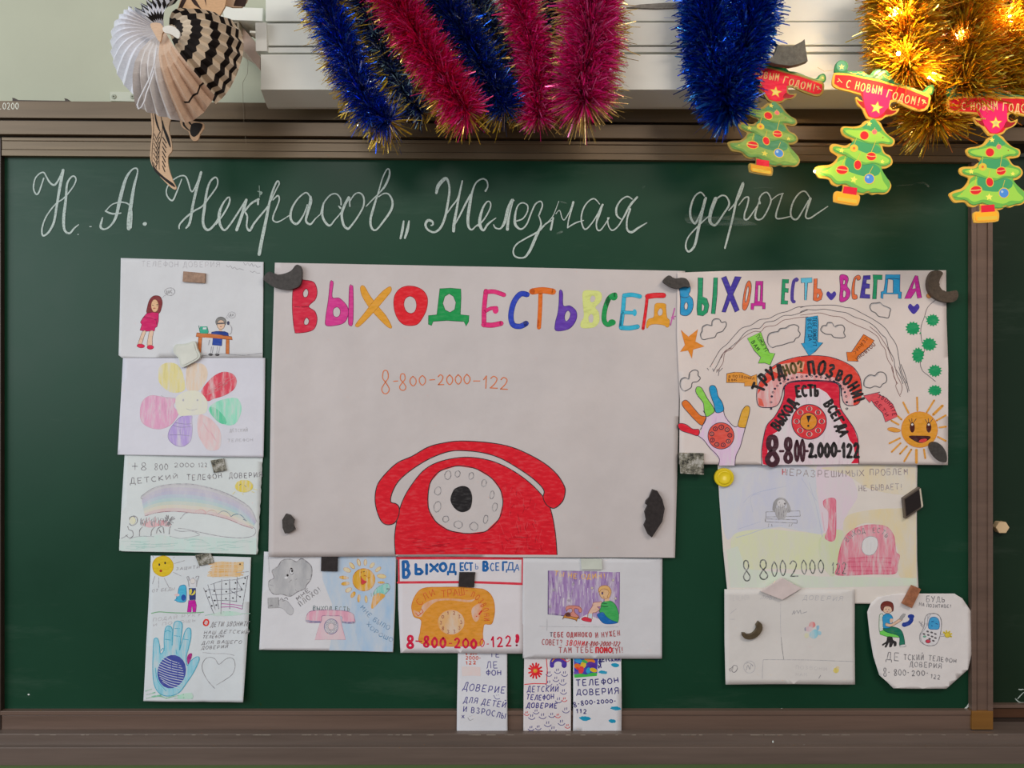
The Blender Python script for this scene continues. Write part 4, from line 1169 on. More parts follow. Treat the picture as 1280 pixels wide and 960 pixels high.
I1.text('ДЛЯ ДЕТЕЙ', '105 388 240 400 402 425', 38, BI, .95, slant=.15); I1.text('И ВЗРОСЛЫ', '102 448 230 465 400 500', 38, BI, .95); I1.text('Х', '95 495 120 495', 20, BI, .9)
I1.line('140 490 155 510 178 500;155 480 156 484;168 476 170 480', GREYL, .8)
I1.flush()
sJ = Surf(0.0012, waves(ord('J'), 0.0002, 560, 780), lambda y: 0.0145 * min(1.0, max(0.0, (y - 808) / 68)) ** 1.3)
oJ, J1 = paper('note_strip', '655.5 812 713.5 812 713 913 683 913 654 912 654.5 860', sJ, 'narrow paper strip with a red flower and many small smiley faces', 'note', (202, 198, 200))
J1.begin('flower_drawing', 'red flower and rainbow').F(560, 805, 5.565)
for k in range(13):
    a = k * 2 * math.pi / 13 + rnd.uniform(-.1, .1); r = 46
    J1.line([(607, 180), (607 + r * math.cos(a), 180 + r * 1.08 * math.sin(a))], M(214, 36, 44), 2.2)
J1.oval(607, 180, 30, 32, M(214, 36, 44)); J1.oval(606, 180, 15, 13, M(240, 160, 50)); J1.oval(604, 179, 6, 5, M(245, 215, 80))
J1.line('530 270 600 264 684 266 690 170 684 100', M(200, 60, 64), 1.1, smooth=False)
J1.fill('708 150 712 110 740 92 800 92 822 115 824 150 806 162 790 150 788 125 762 118 740 130 735 155 720 160', M(70, 48, 150)); J1.line('722 120 745 98 790 96 815 115', M(235, 180, 60), 1.2); J1.line('730 104 765 92 808 108', M(220, 60, 60), 1.3)
J1.begin('lettering', 'dark blue handwriting and smiley faces')
J1.text('ДЕТСКИЙ', '545 318 650 318 768 318', 36, BI, .95, slant=.15); J1.text('ТЕЛЕФОН', '538 366 640 372 738 362', 32, BI, 1.1, slant=.15); J1.text('ДОВЕРИЕ', '540 420 650 424 760 426', 32, BI, 1.2, slant=.15)
def smile(x, y, m_, s=1.0):
    J1.line([(x - 22 * s, y + 4 * s), (x - 8 * s, y + 16 * s), (x + 12 * s, y + 16 * s), (x + 24 * s, y + 4 * s)], m_, .8)
    J1.line([(x - 5 * s, y - 16 * s), (x - 7 * s, y)], m_, .8); J1.line([(x + 8 * s, y - 18 * s), (x + 7 * s, y - 2 * s)], m_, .8)
for x, y in ((700, 200), (760, 182), (808, 200), (748, 235), (795, 255), (698, 262), (800, 318), (765, 372), (815, 440), (610, 450), (580, 486), (655, 480), (718, 474), (690, 535), (785, 525), (575, 565), (625, 560), (726, 570)):
    smile(x, y, BI, rnd.uniform(.85, 1.1))
for x, y in ((805, 368), (545, 462), (760, 478), (826, 550), (825, 105)):
    smile(x, y, RDX, .8)
J1.flush()
sK = Surf(0.0014, waves(ord('K'), 0.0002, 560, 780), lambda y: 0.0145 * min(1.0, max(0.0, (y - 808) / 68)) ** 1.3)
oK, K1 = paper('note_strip', '716.5 812 776.5 812 775.5 913.5 732 913 715.5 911 716 860', sK, 'narrow paper strip with a rainbow flower and teal dashes, rightmost of the three strips', 'note', (202, 203, 208))
K1.begin('flower_drawing', 'many-coloured felt-tip flower patch').F(560, 805, 5.565)
K1.fill('874 98 1042 98 1036 195 1030 212 878 224', M(60, 60, 160), smooth=False)
for x, y, rx, ry, c in ((905, 112, 28, 16, (40, 140, 200)), (985, 110, 40, 16, (240, 140, 40)), (900, 150, 25, 18, (235, 120, 40)), (1000, 140, 34, 18, (80, 40, 140)), (940, 140, 20, 22, (240, 200, 60)), (925, 175, 18, 26, (220, 50, 60)), (975, 178, 16, 20, (40, 150, 190)), (1010, 175, 26, 14, (240, 200, 40)), (890, 195, 18, 14, (90, 60, 160)), (950, 118, 22, 10, (60, 160, 80)), (900, 165, 12, 8, (240, 60, 40))):
    K1.oval(x, y, rx, ry, M(*c), rot=.3)
K1.fill('874 205 920 198 960 205 1000 192 1036 195 1032 214 878 226', M(60, 170, 70), smooth=False)
TL = M(24, 140, 176)
for x, y, rx, ry in ((1160, 142, 30, 13), (1075, 190, 30, 11), (1160, 428, 34, 14), (948, 497, 38, 16), (1138, 515, 25, 13)):
    K1.oval(x, y, rx, ry, TL, wob=.15, rot=.1)
K1.begin('lettering', 'dark blue capitals')
BD = M(44, 40, 110)
K1.text('ДЕТСКИЙ', '1045 118 1200 116', 28, BD, 1.3, fillw=.7); K1.text('Е', '1045 135 1070 135', 14, BD, 1.2); K1.text('И', '1042 165 1068 162', 24, BD, 1.2)
K1.text('ТЕЛЕФОН', '882 280 1040 272 1190 255', 40, BD, 1.2, h2=32); K1.text('ДОВЕРИЯ', '885 335 1040 336 1190 330', 34, BD, 1.1, h2=42)
K1.text('8-800-2000-', '868 420 960 402 1165 388', 32, BD, 1.1, fillw=.75, h2=22); K1.text('112', '882 460 965 462', 28, BD, 1.1, fillw=.7)
K1.flush()
# ---- L: right-hand colourful poster
sL = surf(0.0090, 23, 0.0010, 846, 1185, 340, 580, 0.002, 0.002)
oL, Q = paper('poster', '846.5 341 900 339 1000 337.5 1100 338 1182 338 1182.5 400 1184.5 460 1183.5 581 1100 580.5 950 580.5 848.5 580 849.5 500 846 420', sL,
              'busy colourful poster with red telephone, sun, rainbow hand and arrows, top right of the board', 'poster', (200, 191, 187))
Q.F(830, 330, 7.111)
OUT = M(40, 40, 60)
B2 = M(36, 140, 190); G2 = M(32, 140, 96); V2 = M(62, 50, 148); O2 = M(222, 112, 66); P2 = M(182, 40, 142)
Q.begin('letter', 'blue outlined letter')
Q.fill('135 195 160 185 205 180 230 200 232 240 218 275 250 310 258 370 240 430 200 460 150 452 142 420 145 330 140 260', B2, holes=['195 340 210 360 205 400 185 405 178 370'], edge=OUT, ew=.7); Q.line('145 290 180 300 220 290', OUT, .7)
Q.begin('letter', 'green outlined letter')
Q.fill('300 122 345 124 340 290 380 310 398 370 385 430 345 462 295 455 290 400 300 250', G2, smooth=False, holes=['335 350 358 375 350 415 332 418'], edge=OUT, ew=.7)
Q.fill('440 122 475 122 470 280 452 445 418 443 432 280', G2, smooth=False, edge=OUT, ew=.7)
Q.begin('letter', 'violet crossed letter')
Q.fill('508 125 550 108 590 205 630 112 686 115 612 270 668 410 630 430 585 325 545 430 512 428 565 270', V2, smooth=False, edge=OUT, ew=.7)
Q.begin('letter', 'orange round letter')
Q.fill('750 150 770 165 775 220 755 340 725 408 700 405 695 370 705 280 725 190', O2, holes=['748 200 752 240 735 320 722 340 722 290 735 220'], edge=OUT, ew=.6)
Q.begin('letter', 'magenta outlined letter')
Q.fill('815 152 880 152 875 340 900 345 898 400 875 400 872 372 800 372 795 408 770 405 772 350 802 348', P2, smooth=False, holes=['835 190 858 190 852 330 830 330'], edge=OUT, ew=.6)
Q.begin('letter', 'green outlined letter')
Q.fill('1050 135 1108 138 1105 172 1075 172 1075 215 1105 218 1102 255 1072 252 1068 325 1100 328 1098 358 1038 358', G2, smooth=False, edge=OUT, ew=.6)
Q.begin('letter', 'violet letter')
Q.line('1182 140 1155 150 1140 230 1138 320 1155 335', M(72, 58, 140), 4.2); Q.oval(1176, 140, 17, 20, M(72, 58, 140)); Q.oval(1150, 335, 18, 15, M(72, 58, 140))
Q.F(1000, 330, 6.4)
Q.begin('letter', 'pale blue letter')
Q.fill('5 115 95 110 95 148 60 152 50 290 35 290 35 150 8 152', mat('marker', (90, 180, 210)), smooth=False, edge=OUT, ew=.7)
Q.begin('letter', 'orange letter')
Q.fill('110 118 138 116 135 195 165 200 182 240 170 285 135 300 104 290', O2, smooth=False, holes=['138 235 155 250 145 270 134 270'], edge=OUT, ew=.6)
def heart(cx, cy, s, m_):
    Q.fill([(cx, cy + s), (cx - s * .75, cy + s * .3), (cx - s, cy - s * .3), (cx - s * .6, cy - s * .8), (cx, cy - s * .35), (cx + s * .6, cy - s * .8), (cx + s, cy - s * .3), (cx + s * .75, cy + s * .3)], m_)
Q.begin('heart'); heart(250, 250, 40, V2)
Q.begin('heart'); heart(908, 355, 46, V2)
Q.begin('letter', 'magenta letter')
Q.fill('320 92 370 90 388 120 378 175 402 215 395 265 360 298 318 295 322 190', P2, holes=['350 125 362 135 358 160 345 160', '348 210 368 225 362 262 345 265'], edge=OUT, ew=.6)
Q.begin('letter', 'orange letter')
Q.fill('480 92 486 120 462 130 450 110 440 160 438 240 455 245 460 275 435 283 418 270 415 200 430 120 455 92', O2, edge=OUT, ew=.6)
Q.begin('letter', 'violet letter')
Q.fill('510 92 565 90 565 122 535 125 530 155 560 160 558 195 525 195 520 240 562 245 562 275 480 272', V2, smooth=False, edge=OUT, ew=.6)
Q.begin('letter', 'green letter')
Q.fill('585 85 660 88 658 125 620 125 612 280 582 280 590 150', G2, smooth=False, edge=OUT, ew=.6)
Q.begin('letter', 'blue letter with two feet')
Q.fill('685 85 800 85 798 220 812 225 808 278 785 275 785 240 668 238 665 278 648 272 650 222 672 215 682 150', B2, smooth=False, holes=['705 120 745 128 745 230 695 230'], edge=OUT, ew=.6); Q.line('690 122 745 115 795 122', OUT, .7)
Q.begin('letter', 'magenta pointed letter')
Q.fill('920 92 940 95 972 270 938 275 925 215 885 275 835 278 870 200', P2, smooth=False, holes=['915 140 925 195 895 200'], edge=OUT, ew=.6)
Q.begin('letter', 'exclamation mark with an orange dot')
Q.fill('1030 130 1045 130 1040 215 1026 215', V2, smooth=False); Q.oval(1028, 255, 19, 19, M(214, 150, 90), M(150, 90, 40), .6)
Q.begin('rainbow_drawing', 'thin wavy outline rainbow')
BRL = mat('marker', (110, 70, 66)); BLL = mat('marker', (70, 68, 76))
Q.F(830, 330, 7.111)
Q.line('405 918 450 840 500 760 560 710 630 630 690 570 770 545 850 495 930 485 1020 440 1100 420 1180 385 1250 378', BLL, .7)
Q.line('440 950 480 880 520 800 590 740 660 680 720 610 790 575 850 570 900 520 980 505 1060 460 1140 455 1220 430 1280 405', BLL, .7)
Q.line('470 955 520 880 540 790 600 755 650 700 720 640 800 600 860 600 900 560 990 545 1060 500 1120 490 1180 478 1280 470', BRL, .6); Q.line('505 835 540 775 600 745', BRL, .7)
Q.F(1000, 330, 6.4)
Q.line('0 350 60 335 160 330 280 330 370 348 420 355 500 395 600 450 680 510 720 570 770 650 790 760 810 860 850 955', BLL, .7)
Q.line('0 385 50 365 120 368 200 362 300 380 370 390 440 425 530 455 600 500 650 560 690 600 710 680 750 760 760 830 800 900 822 960', BLL, .7)
Q.line('0 410 80 400 160 392 250 415 330 425 400 465 480 500 550 530 620 580 650 640 680 680 700 760 740 830 750 900 780 960', BRL, .6); Q.line('560 500 620 550 650 590 700 670 720 720 740 780', BRL, .6)
Q.F(1000, 460, 6.4)
Q.line('730 -10 750 60 770 120 765 150 800 230', BRL, .6); Q.line('760 -10 775 60 800 110 815 160 800 215', BRL, .6); Q.line('790 -10 810 60 850 150 860 195;805 -30 840 60 870 185', BLL, .7)
Q.F(830, 460, 7.111); Q.line('380 0 395 20;430 5 440 35;470 10 465 40;490 0 480 70;518 0 490 30', BLL, .6)
Q.F(830, 330, 7.111)
def cloud(p):
    f_ = (Q.fx, Q.fy, Q.s); Q.begin('cloud').F(*f_); Q.line(p, M(86, 86, 90), 1.1, closed=True); Q.line([(x + 5, y + 6) for x, y in nums(p)][: len(nums(p)) // 2], GREYL, .7)
cloud('330 660 322 625 335 595 340 560 375 540 420 545 425 510 450 488 490 492 510 520 545 515 552 545 535 575 515 600 470 615 450 650 400 662 350 672')
cloud('960 742 925 710 918 660 935 620 975 605 1010 600 1030 575 1080 568 1110 548 1160 540 1195 560 1190 590 1208 620 1195 650 1170 660 1150 690 1110 700 1050 720 1000 730')
Q.F(1000, 330, 6.4)
cloud('165 530 180 495 210 490 220 470 255 470 275 500 300 490 340 490 358 520 350 550 362 580 330 592 270 585 250 565 205 560')
cloud('560 340 575 315 610 312 640 308 665 330 700 345 725 360 720 385 715 410 705 432 670 425 630 418 605 390 575 375')
Q.F(1000, 460, 6.4)
cloud('515 145 512 110 525 80 560 55 600 60 625 35 665 35 690 65 690 110 660 130 640 155 600 145 560 160')
Q.F(830, 460, 7.111)
cloud('180 205 150 180 140 140 150 100 185 85 215 95 225 45 265 18 300 30 300 65 320 90 295 120 250 130 240 170 215 190')
Q.begin('vine_stem', 'thin vine stem').F(1000, 330, 6.4)
Q.line('1085 285 1020 345 990 430 965 510 970 610 995 680 960 780 975 850 1020 890 1080 940', BLL, .6)
GV = M(20, 140, 88)
def spiky(cx, cy, rx, ry, n=13):
    Q.fill([(cx + rx * (1 if k % 2 == 0 else .76) * math.cos(math.pi * k / n) * rnd.uniform(.93, 1.07), cy + ry * (1 if k % 2 == 0 else .76) * math.sin(math.pi * k / n)) for k in range(2 * n)], GV, smooth=False)
for q in ((1058, 450, 54, 52), (900, 515, 60, 58), (1030, 643, 62, 56), (942, 730, 52, 66), (1075, 855, 58, 52), (1075, 1012, 58, 46), ):
    Q.begin('leaf'); spiky(*q)
Q.line('965 545 955 560;1000 420 1010 430', GV, 1.2)
Q.begin('arrow_drawing', 'light green arrow').F(830, 330, 7.111)
Q.fill('740 662 860 606 885 680 935 790 985 795 942 898 895 880 835 882 858 830 800 770', M(124, 196, 70), smooth=False, edge=OUT, ew=.7)
TX = mat('marker', (40, 70, 40))
Q.text('ПОМОГУТ', '812 645 850 700 900 790', 36, TX, .7, fillw=.75); Q.text('ВАМ', '768 690 800 740 830 780', 34, TX, .9, fillw=.7)
Q.begin('star_drawing', 'orange star')
Q.fill('150 588 215 648 298 582 275 690 355 732 255 760 245 840 212 768 142 780 185 720', M(232, 144, 46), smooth=False, edge=M(190, 100, 30), ew=.5)
Q.begin('arrow_drawing', 'blue arrow')
Q.F(1000, 330, 6.4)
Q.fill('45 430 140 415 145 470 140 625 182 630 120 700 70 735 8 635 32 632 40 540', M(40, 144, 192), smooth=False, edge=OUT, ew=.8)
Q.text('ТЕБЕ ПОМОГУТ', '100 425 100 660', 30, M(20, 60, 90), .8); Q.text('ВСЕГДА', '60 435 65 620', 28, M(20, 60, 90), .8)
Q.begin('arrow_drawing', 'orange arrow')
Q.fill('510 562 595 612 560 660 455 745 468 778 380 775 372 705 412 705', M(232, 122, 44), smooth=False, edge=OUT, ew=.7)
Q.text('ПОЗВОНИ', '590 625 530 680 440 755', 26, M(110, 50, 20), .8); Q.text('СЕЙЧАС', '530 580 480 640 420 710', 24, M(110, 50, 20), .7)
Q.begin('arrow_drawing', 'pinkish red arrow')
Q.F(1000, 460, 6.4)
Q.fill('508 222 640 192 622 208 690 240 740 290 780 385 682 432 660 360 600 300 572 260 558 278', M(216, 82, 92), smooth=False, edge=OUT, ew=.7)
Q.text('ЗВОНИТЕ', '615 230 680 270 725 330 740 390', 28, M(90, 20, 40), .8); Q.text('ДЕТИ', '590 270 650 330 690 395', 24, M(90, 20, 40), .7)
Q.begin('arrow_drawing', 'amber arrow')
Q.F(830, 460, 7.111)
Q.fill('555 50 620 38 690 40 770 75 822 55 825 160 712 160 712 132 640 128 552 130', M(232, 158, 62), smooth=False, edge=OUT, ew=.7)
Q.text('Я ПОЗВОНИЛ', '568 92 660 86 800 108', 22, M(110, 60, 20), .7); Q.text('В ВАС', '568 118 650 112', 18, M(110, 60, 20), .7)
Q.begin('hand_drawing', 'lilac hand with rainbow fingers and a dial')
LI = CR(206, 180, 206)
Q.fill('300 602 330 560 335 505 370 435 420 410 460 395 525 380 545 430 590 490 625 522 660 518 712 535 705 600 680 690 640 770 625 865 485 865 480 800 440 760 380 680 340 640', LI, smooth=False)
Q.fill('298 600 230 582 150 555 122 515 135 492 190 500 250 540 308 548', M(208, 34, 52), edge=OUT, ew=.7)
Q.fill('335 508 270 460 215 400 165 340 158 305 185 285 215 300 265 360 320 420 372 438', M(232, 122, 44), edge=OUT, ew=.7)
Q.fill('378 432 355 380 345 310 300 250 278 205 290 168 325 172 350 210 385 275 430 340 442 388', M(128, 194, 76), edge=OUT, ew=.7)
Q.fill('460 395 440 320 418 260 400 190 412 158 445 158 465 190 478 250 515 310 525 378', M(30, 140, 190), edge=OUT, ew=.7)
Q.fill('655 515 670 440 690 380 725 337 755 345 758 385 740 460 720 525 700 530', M(234, 178, 62), edge=OUT, ew=.7)
Q.line('525 375 540 430 585 490 625 522 655 515;318 548 335 520 372 437;345 380 358 400 372 436;430 340 455 390;298 600 350 640 400 705 460 765 488 810 480 865;722 520 700 600 672 700 635 780 625 865', OUT, .8)
Q.oval(503, 602, 116, 117, M(216, 84, 72), OUT, .8)
for k in range(9):
    a = -1.5 + k * .70
    x, y = 500 + 82 * math.cos(a), 605 + 80 * math.sin(a)
    Q.oval(x, y, 22 if k == 0 else 18, 20 if k == 0 else 17, M(224, 120, 104) if k % 2 else None, OUT, 1.0); Q.line([(x - 3, y - 9), (x + 4, y - 2), (x - 2, y + 9)], OUT, .8)
Q.begin('sun_drawing', 'orange smiling sun with rays').F(1000, 460, 6.4)
SR = M(226, 160, 66)
for a in ('822 275 865 360', '932 235 935 340', '1068 258 1008 355', '1132 302 1060 372', '1158 378 1085 420', '1160 468 1108 475', '1158 582 1095 550', '995 720 985 650', '925 755 925 655', '828 745 885 650', '795 685 850 625', '730 670 800 600', '712 602 795 560', '785 452 728 420', '808 412 780 385', ):
    Q.line(a, SR, 2.2 if a[:3] not in ('113', '925') else 3.2, smooth=False)
Q.fill('700 482 740 475 795 492 795 508 750 512 705 498', SR, edge=M(180, 110, 40), ew=.5)
Q.oval(950, 492, 142, 142, M(228, 158, 50), M(200, 120, 40), .7)
for x in (893, 1024):
    Q.oval(x, 474, 20, 42, M(70, 28, 24)); Q.oval(x, 452, 9, 9, mat('marker', (200, 195, 190)))
    Q.line([(x - 2, 432), (x - 4, 402)], OUT, .7); Q.line([(x - 12, 438), (x - 28, 410)], OUT, .7); Q.line([(x + 12, 435), (x + 32, 405)], OUT, .7)
Q.fill('868 545 950 542 1035 548 1010 580 960 598 905 578', M(60, 22, 26), edge=M(50, 20, 20), ew=.5); Q.fill('945 590 960 570 1000 565 1010 575 985 594', M(200, 60, 60))
Q.begin('telephone_drawing', 'red telephone covered with black capitals').F(940, 400, 5.053)
PHO = '60 920 58 830 75 720 95 660 140 610 180 540 200 480 205 420 225 395 300 385 420 382 500 388 540 405 552 440 552 500 560 560 600 620 645 690 668 760 672 910'
Q.fill(catmull(nums(PHO), False, 8) + [(672, 910), (60, 915)], CR(206, 192, 200), smooth=False)
RS = M(200, 30, 56)
Q.fill('60 860 62 800 75 720 95 660 140 610 180 540 200 480 205 420 225 395 300 385 420 382 500 388 540 405 552 440 556 520 555 560 520 545 500 500 470 460 420 430 290 440 270 500 262 560 200 620 165 700 130 720 100 760 90 915 66 910', RS, smooth=False)
Q.fill('555 560 600 620 645 690 668 760 676 905 622 905 650 870 640 790 615 760 590 690 545 620 520 560', RS, smooth=False)
Q.line(PHO, OUT, .9)
Q.fill('28 500 32 430 60 370 110 310 180 265 280 235 380 225 480 232 570 260 640 300 680 360 692 430 685 500 665 532 610 540 578 520 565 470 562 420 530 392 440 382 330 380 240 390 200 420 185 480 165 530 130 550 70 552 40 540', CR(226, 160, 160), edge=OUT, ew=.9)
Q.fill('32 470 45 400 110 310 180 265 280 235 380 225 480 232 570 260 640 300 680 360 692 430 690 500 668 530 640 540 640 470 600 400 540 370 440 340 330 340 250 330 180 360 120 380 70 420', M(214, 66, 52), smooth=False); Q.fill('40 540 35 490 60 500 75 545', M(224, 100, 84), smooth=False)
Q.fill('120 320 180 280 240 270 330 262 320 320 240 340 170 340', PA(206, 130, 84), smooth=False)
for i in range(26):
    t = i / 25; a = math.pi * (1.02 - t * 1.04)
    Q.oval(358 + 240 * math.cos(a), 560 - 205 * max(0.0, math.sin(a)) ** .6, 6, 5, None if i % 2 else OUT, OUT, .7)
Q.line('185 480 200 430 235 398 330 386 440 388 530 400 558 430 562 480', OUT, .8)
Q.text('ТРУД', '66 462 88 415 140 372 205 350', 74, INK, 3.4, fillw=.72); Q.text('НО?', '205 355 260 335 330 322', 62, mat('marker', (84, 74, 40)), 3.0, fillw=.7)
Q.text('ПОЗ', '350 345 420 340 505 370', 80, INK, 3.5, fillw=.72); Q.text('ВОНИ!', '520 372 580 400 620 450 650 530', 64, INK, 3.2, fillw=.68)
Q.text('ЕСТЬ', '275 488 340 480 425 478', 66, INK, 3.2, fillw=.7)
Q.text('ВЫХОД', '160 705 200 650 250 575 285 520', 58, INK, 3.1, fillw=.7)
Q.text('ВСЕГДА', '450 525 490 590 530 660 560 740', 54, INK, 3.1, fillw=.7)
Q.oval(358, 643, 110, 110, M(206, 52, 60), OUT, .9)
for k in range(8):
    a = k * math.pi / 4
    Q.oval(358 + 80 * math.cos(a), 640 + 80 * math.sin(a), 20, 16, M(214, 180, 170), None); Q.oval(358 + 80 * math.cos(a), 640 + 80 * math.sin(a), 12, 13, M(206, 52, 60), OUT, .7)
Q.oval(354, 640, 54, 54, M(230, 150, 50), OUT, .9); Q.fill('340 605 372 602 352 650', INK, smooth=False); Q.line('356 608 352 640', INK, 1.4); Q.oval(352, 668, 7, 7, INK)
DKP = M(64, 34, 44)
Q.text('8', '72 905 178 905', 160, DKP, 6.6, fillw=.72); Q.text('-', '160 832 208 832', 10, DKP, 3); Q.text('8', '192 892 258 892', 135, DKP, 5.0, fillw=.72)
Q.text('00', '262 890 332 890', 128, DKP, 3.4, fillw=.7); Q.text('-', '318 832 360 832', 10, DKP, 3); Q.text('2.', '352 862 412 862', 84, INK, 4.0, fillw=.75); Q.text('000', '408 862 535 862', 82, INK, 3.8, fillw=.7)
Q.text('-', '525 832 565 832', 10, INK, 3); Q.text('122', '560 866 680 866', 84, INK, 3.6, fillw=.72)
Q.flush()

# ---- M: pale pastel sheet
sM = surf(0.0034, 24, 0.0007, 895, 1150, 583, 755, 0.004)
oM, U = paper('drawing', '897 578 1147 578 1146 630 1146 700 1148 755 1040 753.5 910 752 904 690 899 620', sM,
              'pastel-tinted sheet with a pink telephone and a pencil figure on a bench', 'drawing', (205, 200, 194))
U.begin('background_colouring', 'blurred pastel patches').F(880, 570, 4.267)
U.clip = [(899, 578), (1144.5, 578), (1145, 752), (911, 750), (902, 690), (899, 610)]
U.fill('80 60 560 60 600 200 640 400 520 400 400 380 300 400 170 420 120 440 90 300', PA(186, 192, 206))
U.fill('250 90 520 100 560 220 590 380 380 370 280 390 180 400 200 220', PA(184, 188, 206))
U.fill('600 60 740 60 820 200 760 320 700 520 640 420', PA(208, 190, 204))
U.fill('640 60 1120 60 1120 200 900 180 760 100', PA(222, 208, 172)); U.fill('780 310 1000 280 1130 320 1130 640 1040 640 1030 500 980 400 900 360 820 370 760 440 740 380', PA(222, 208, 166))
U.fill('150 430 300 390 460 400 620 420 700 480 690 560 600 600 350 600 180 600', PA(200, 206, 166)); U.fill('620 430 740 400 720 560 680 640 620 560', PA(190, 202, 150))
U.fill('120 500 180 480 220 600 600 640 700 640 1130 650 1135 690 600 700 140 700', PA(196, 210, 190), smooth=False)
U.line('170 435 240 415 340 380 420 370;260 300 250 220 300 200;180 390 300 350;210 250 270 200 440 160;560 140 600 280 630 430;520 120 600 240', PA(160, 170, 200), .7)
U.clip = None
U.begin('pencil_lettering', 'grey pencil capitals')
U.text('НЕРАЗРЕШИМЫХ', '412 102 520 108 640 112 860 106', 34, mat('pencil', (128, 112, 116)), .9, fillw=.72); U.text('Н', '412 102 440 102', 34, mat('pencil', (190, 90, 100)), 1.0)
U.text('ПРОБЛЕМ', '880 104 980 102 1092 98', 32, mat('pencil', (128, 112, 116)), .9, fillw=.72); U.text('НЕ БЫВАЕТ!', '822 188 940 182 1062 178', 30, mat('pencil', (128, 112, 116)), .9, fillw=.75)
DG = mat('pencil', (62, 72, 66))
U.text('8', '200 665 255 662', 100, DG, 1.5, fillw=.75); U.text('8', '285 658 350 655', 98, DG, 1.6, fillw=.78); U.text('00', '352 640 442 638', 82, DG, 1.4, fillw=.7); U.text('2', '452 640 505 638', 80, DG, 1.4, fillw=.9)
U.text('000', '510 630 645 622', 72, DG, 1.3, fillw=.68)
U.begin('telephone_drawing', 'pink crayon telephone and handset')
PC = CR(210, 118, 140); PCE = CR(196, 84, 112)
U.fill('710 632 708 590 720 510 745 440 790 395 860 370 930 368 980 382 1012 430 1022 510 1040 530 1030 580 1015 625 900 628', PC, edge=PCE, ew=1.0)
U.fill('760 470 790 420 840 400 900 392 960 400 990 440 1000 500 985 560 900 530 800 545 745 560', CR(216, 142, 158)); U.line('765 545 880 540 1000 545;750 565 880 562 1000 570;745 590 880 590 1000 595;735 610 880 612 1000 612;745 460 728 560', PCE, 1.0)
U.fill('840 480 852 445 885 428 920 440 925 480 905 520 870 528 845 510', mat('crayon', (205, 206, 208)), edge=GREYL, ew=.6)
U.fill('636 240 665 225 698 230 702 280 696 440 645 438 660 380 662 300 640 270', PC, edge=PCE, ew=.7); U.line('628 300 640 400;700 300 690 420', PA(210, 160, 180), .8)
U.text('ВЫХОД', '762 462 800 425 862 408', 24, PEN, .8); U.text('ЕСТЬ', '895 408 940 412 975 440', 24, PEN, .8)
U.begin('phone_number', 'dark pencil digits')
U.text('122', '672 624 760 627', 60, DG, 1.1, fillw=.7)
U.begin('figure_drawing', 'pencil child on a bench')
U.line('330 298 510 292 512 320 330 325 330 298;325 335 495 340 495 358 325 350 325 335;330 298 328 350;345 360 342 378;360 362 362 376;455 362 452 378;470 360 462 375', PEN, .6, smooth=False)
U.fill('365 290 372 245 400 222 432 228 455 262 462 295 440 298 440 255 415 240 390 250 382 290', PA(110, 110, 116)); U.oval(412, 252, 24, 22, PA(190, 190, 196), PEN, .5)
U.oval(402, 248, 3, 3, PEN); U.oval(430, 254, 5, 5, PEN); U.fill('382 278 440 280 432 330 410 338 385 325', PA(135, 135, 142)); U.line('400 285 398 330;415 285 412 335;425 285 425 325;395 330 400 342', PEN, .7)
for i in range(16): U.line([(372 + i * 5.5, 300), (368 + i * 5.5, 250 + abs(i - 8) * 5)], PEN if i % 2 else FAINT, .4)
U.flush()

# ---- N: faint sheet
sN = surf(0.0098, 25, 0.0004, 905, 1069, 736, 856, 0.003)
oN, V = paper('drawing', '905.5 736.5 990 736.5 1068.5 736.5 1068 800 1068 855 990 854.5 906.5 855 905.5 800', sN,
              'nearly blank white sheet with faint pencil panels and a tiny blue-pink flower', 'drawing', (199, 197, 194))
V.begin('pencil_drawing', 'faint pencil lines and small flower').F(890, 720, 6.4)
V.line('550 220 548 400 552 500', FAINT, .5); V.line('552 490 560 580 572 665', PEN, .6); V.line('410 668 570 668 800 670 1130 682', GREYL, .5); V.line('408 668 402 740 400 820', FAINT, .6)
V.text('ТЕЛЕФОН', '140 195 300 190', 40, mat('pencil', (188, 186, 186)), .5); V.text('ЛЮБИ', '380 185 520 190', 30, FAINT, .5, slant=.3)
V.text('ДОВЕРИЯ', '720 190 860 192 1050 200', 34, FAINT, .6, slant=.2); V.line('640 310 658 275 655 305 680 275 690 300 705 270 712 300 730 295 760 285', GREYL, .7)
V.text('ПОЗВОНИ', '660 740 780 745 920 755', 26, mat('pencil', (180, 178, 178)), .5); V.text('НАМ', '660 795 760 798', 26, mat('pencil', (182, 180, 180)), .5); V.line('865 790 850 815', PEN, .9)
V.fill('775 390 790 365 820 372 825 400 800 415 778 405', CR(214, 130, 130)); V.fill('740 420 770 400 800 415 790 440 755 440', CR(200, 178, 184)); V.fill('785 450 820 425 850 440 840 485 810 500 780 480', CR(140, 196, 212)); V.fill('835 400 855 395 855 425 838 430', CR(140, 180, 205)); V.fill('845 440 872 445 868 470 845 465', CR(150, 195, 212)); V.oval(755, 475, 18, 20, PA(200, 200, 160)); V.oval(745, 425, 7, 16, CR(150, 150, 165))
V.fill('960 745 985 730 1010 740 1005 765 980 772', CR(226, 210, 120)); V.oval(960, 740, 9, 12, CR(200, 200, 205)); V.oval(1000, 728, 14, 10, CR(205, 190, 150))
V.line('145 760 135 740 155 732 170 712 195 715 200 740 180 765 160 762 150 740', PEN, .8); V.line('165 720 160 760', PEN, .5)
V.oval(297, 725, 46, 48, edge=FAINT, ew=.6); V.line('270 750 285 710 300 745 310 705 325 720;265 700 290 690 325 712', GREYL, .7); V.line('140 345 185 345;145 300 195 260', FAINT, .5)
V.flush()

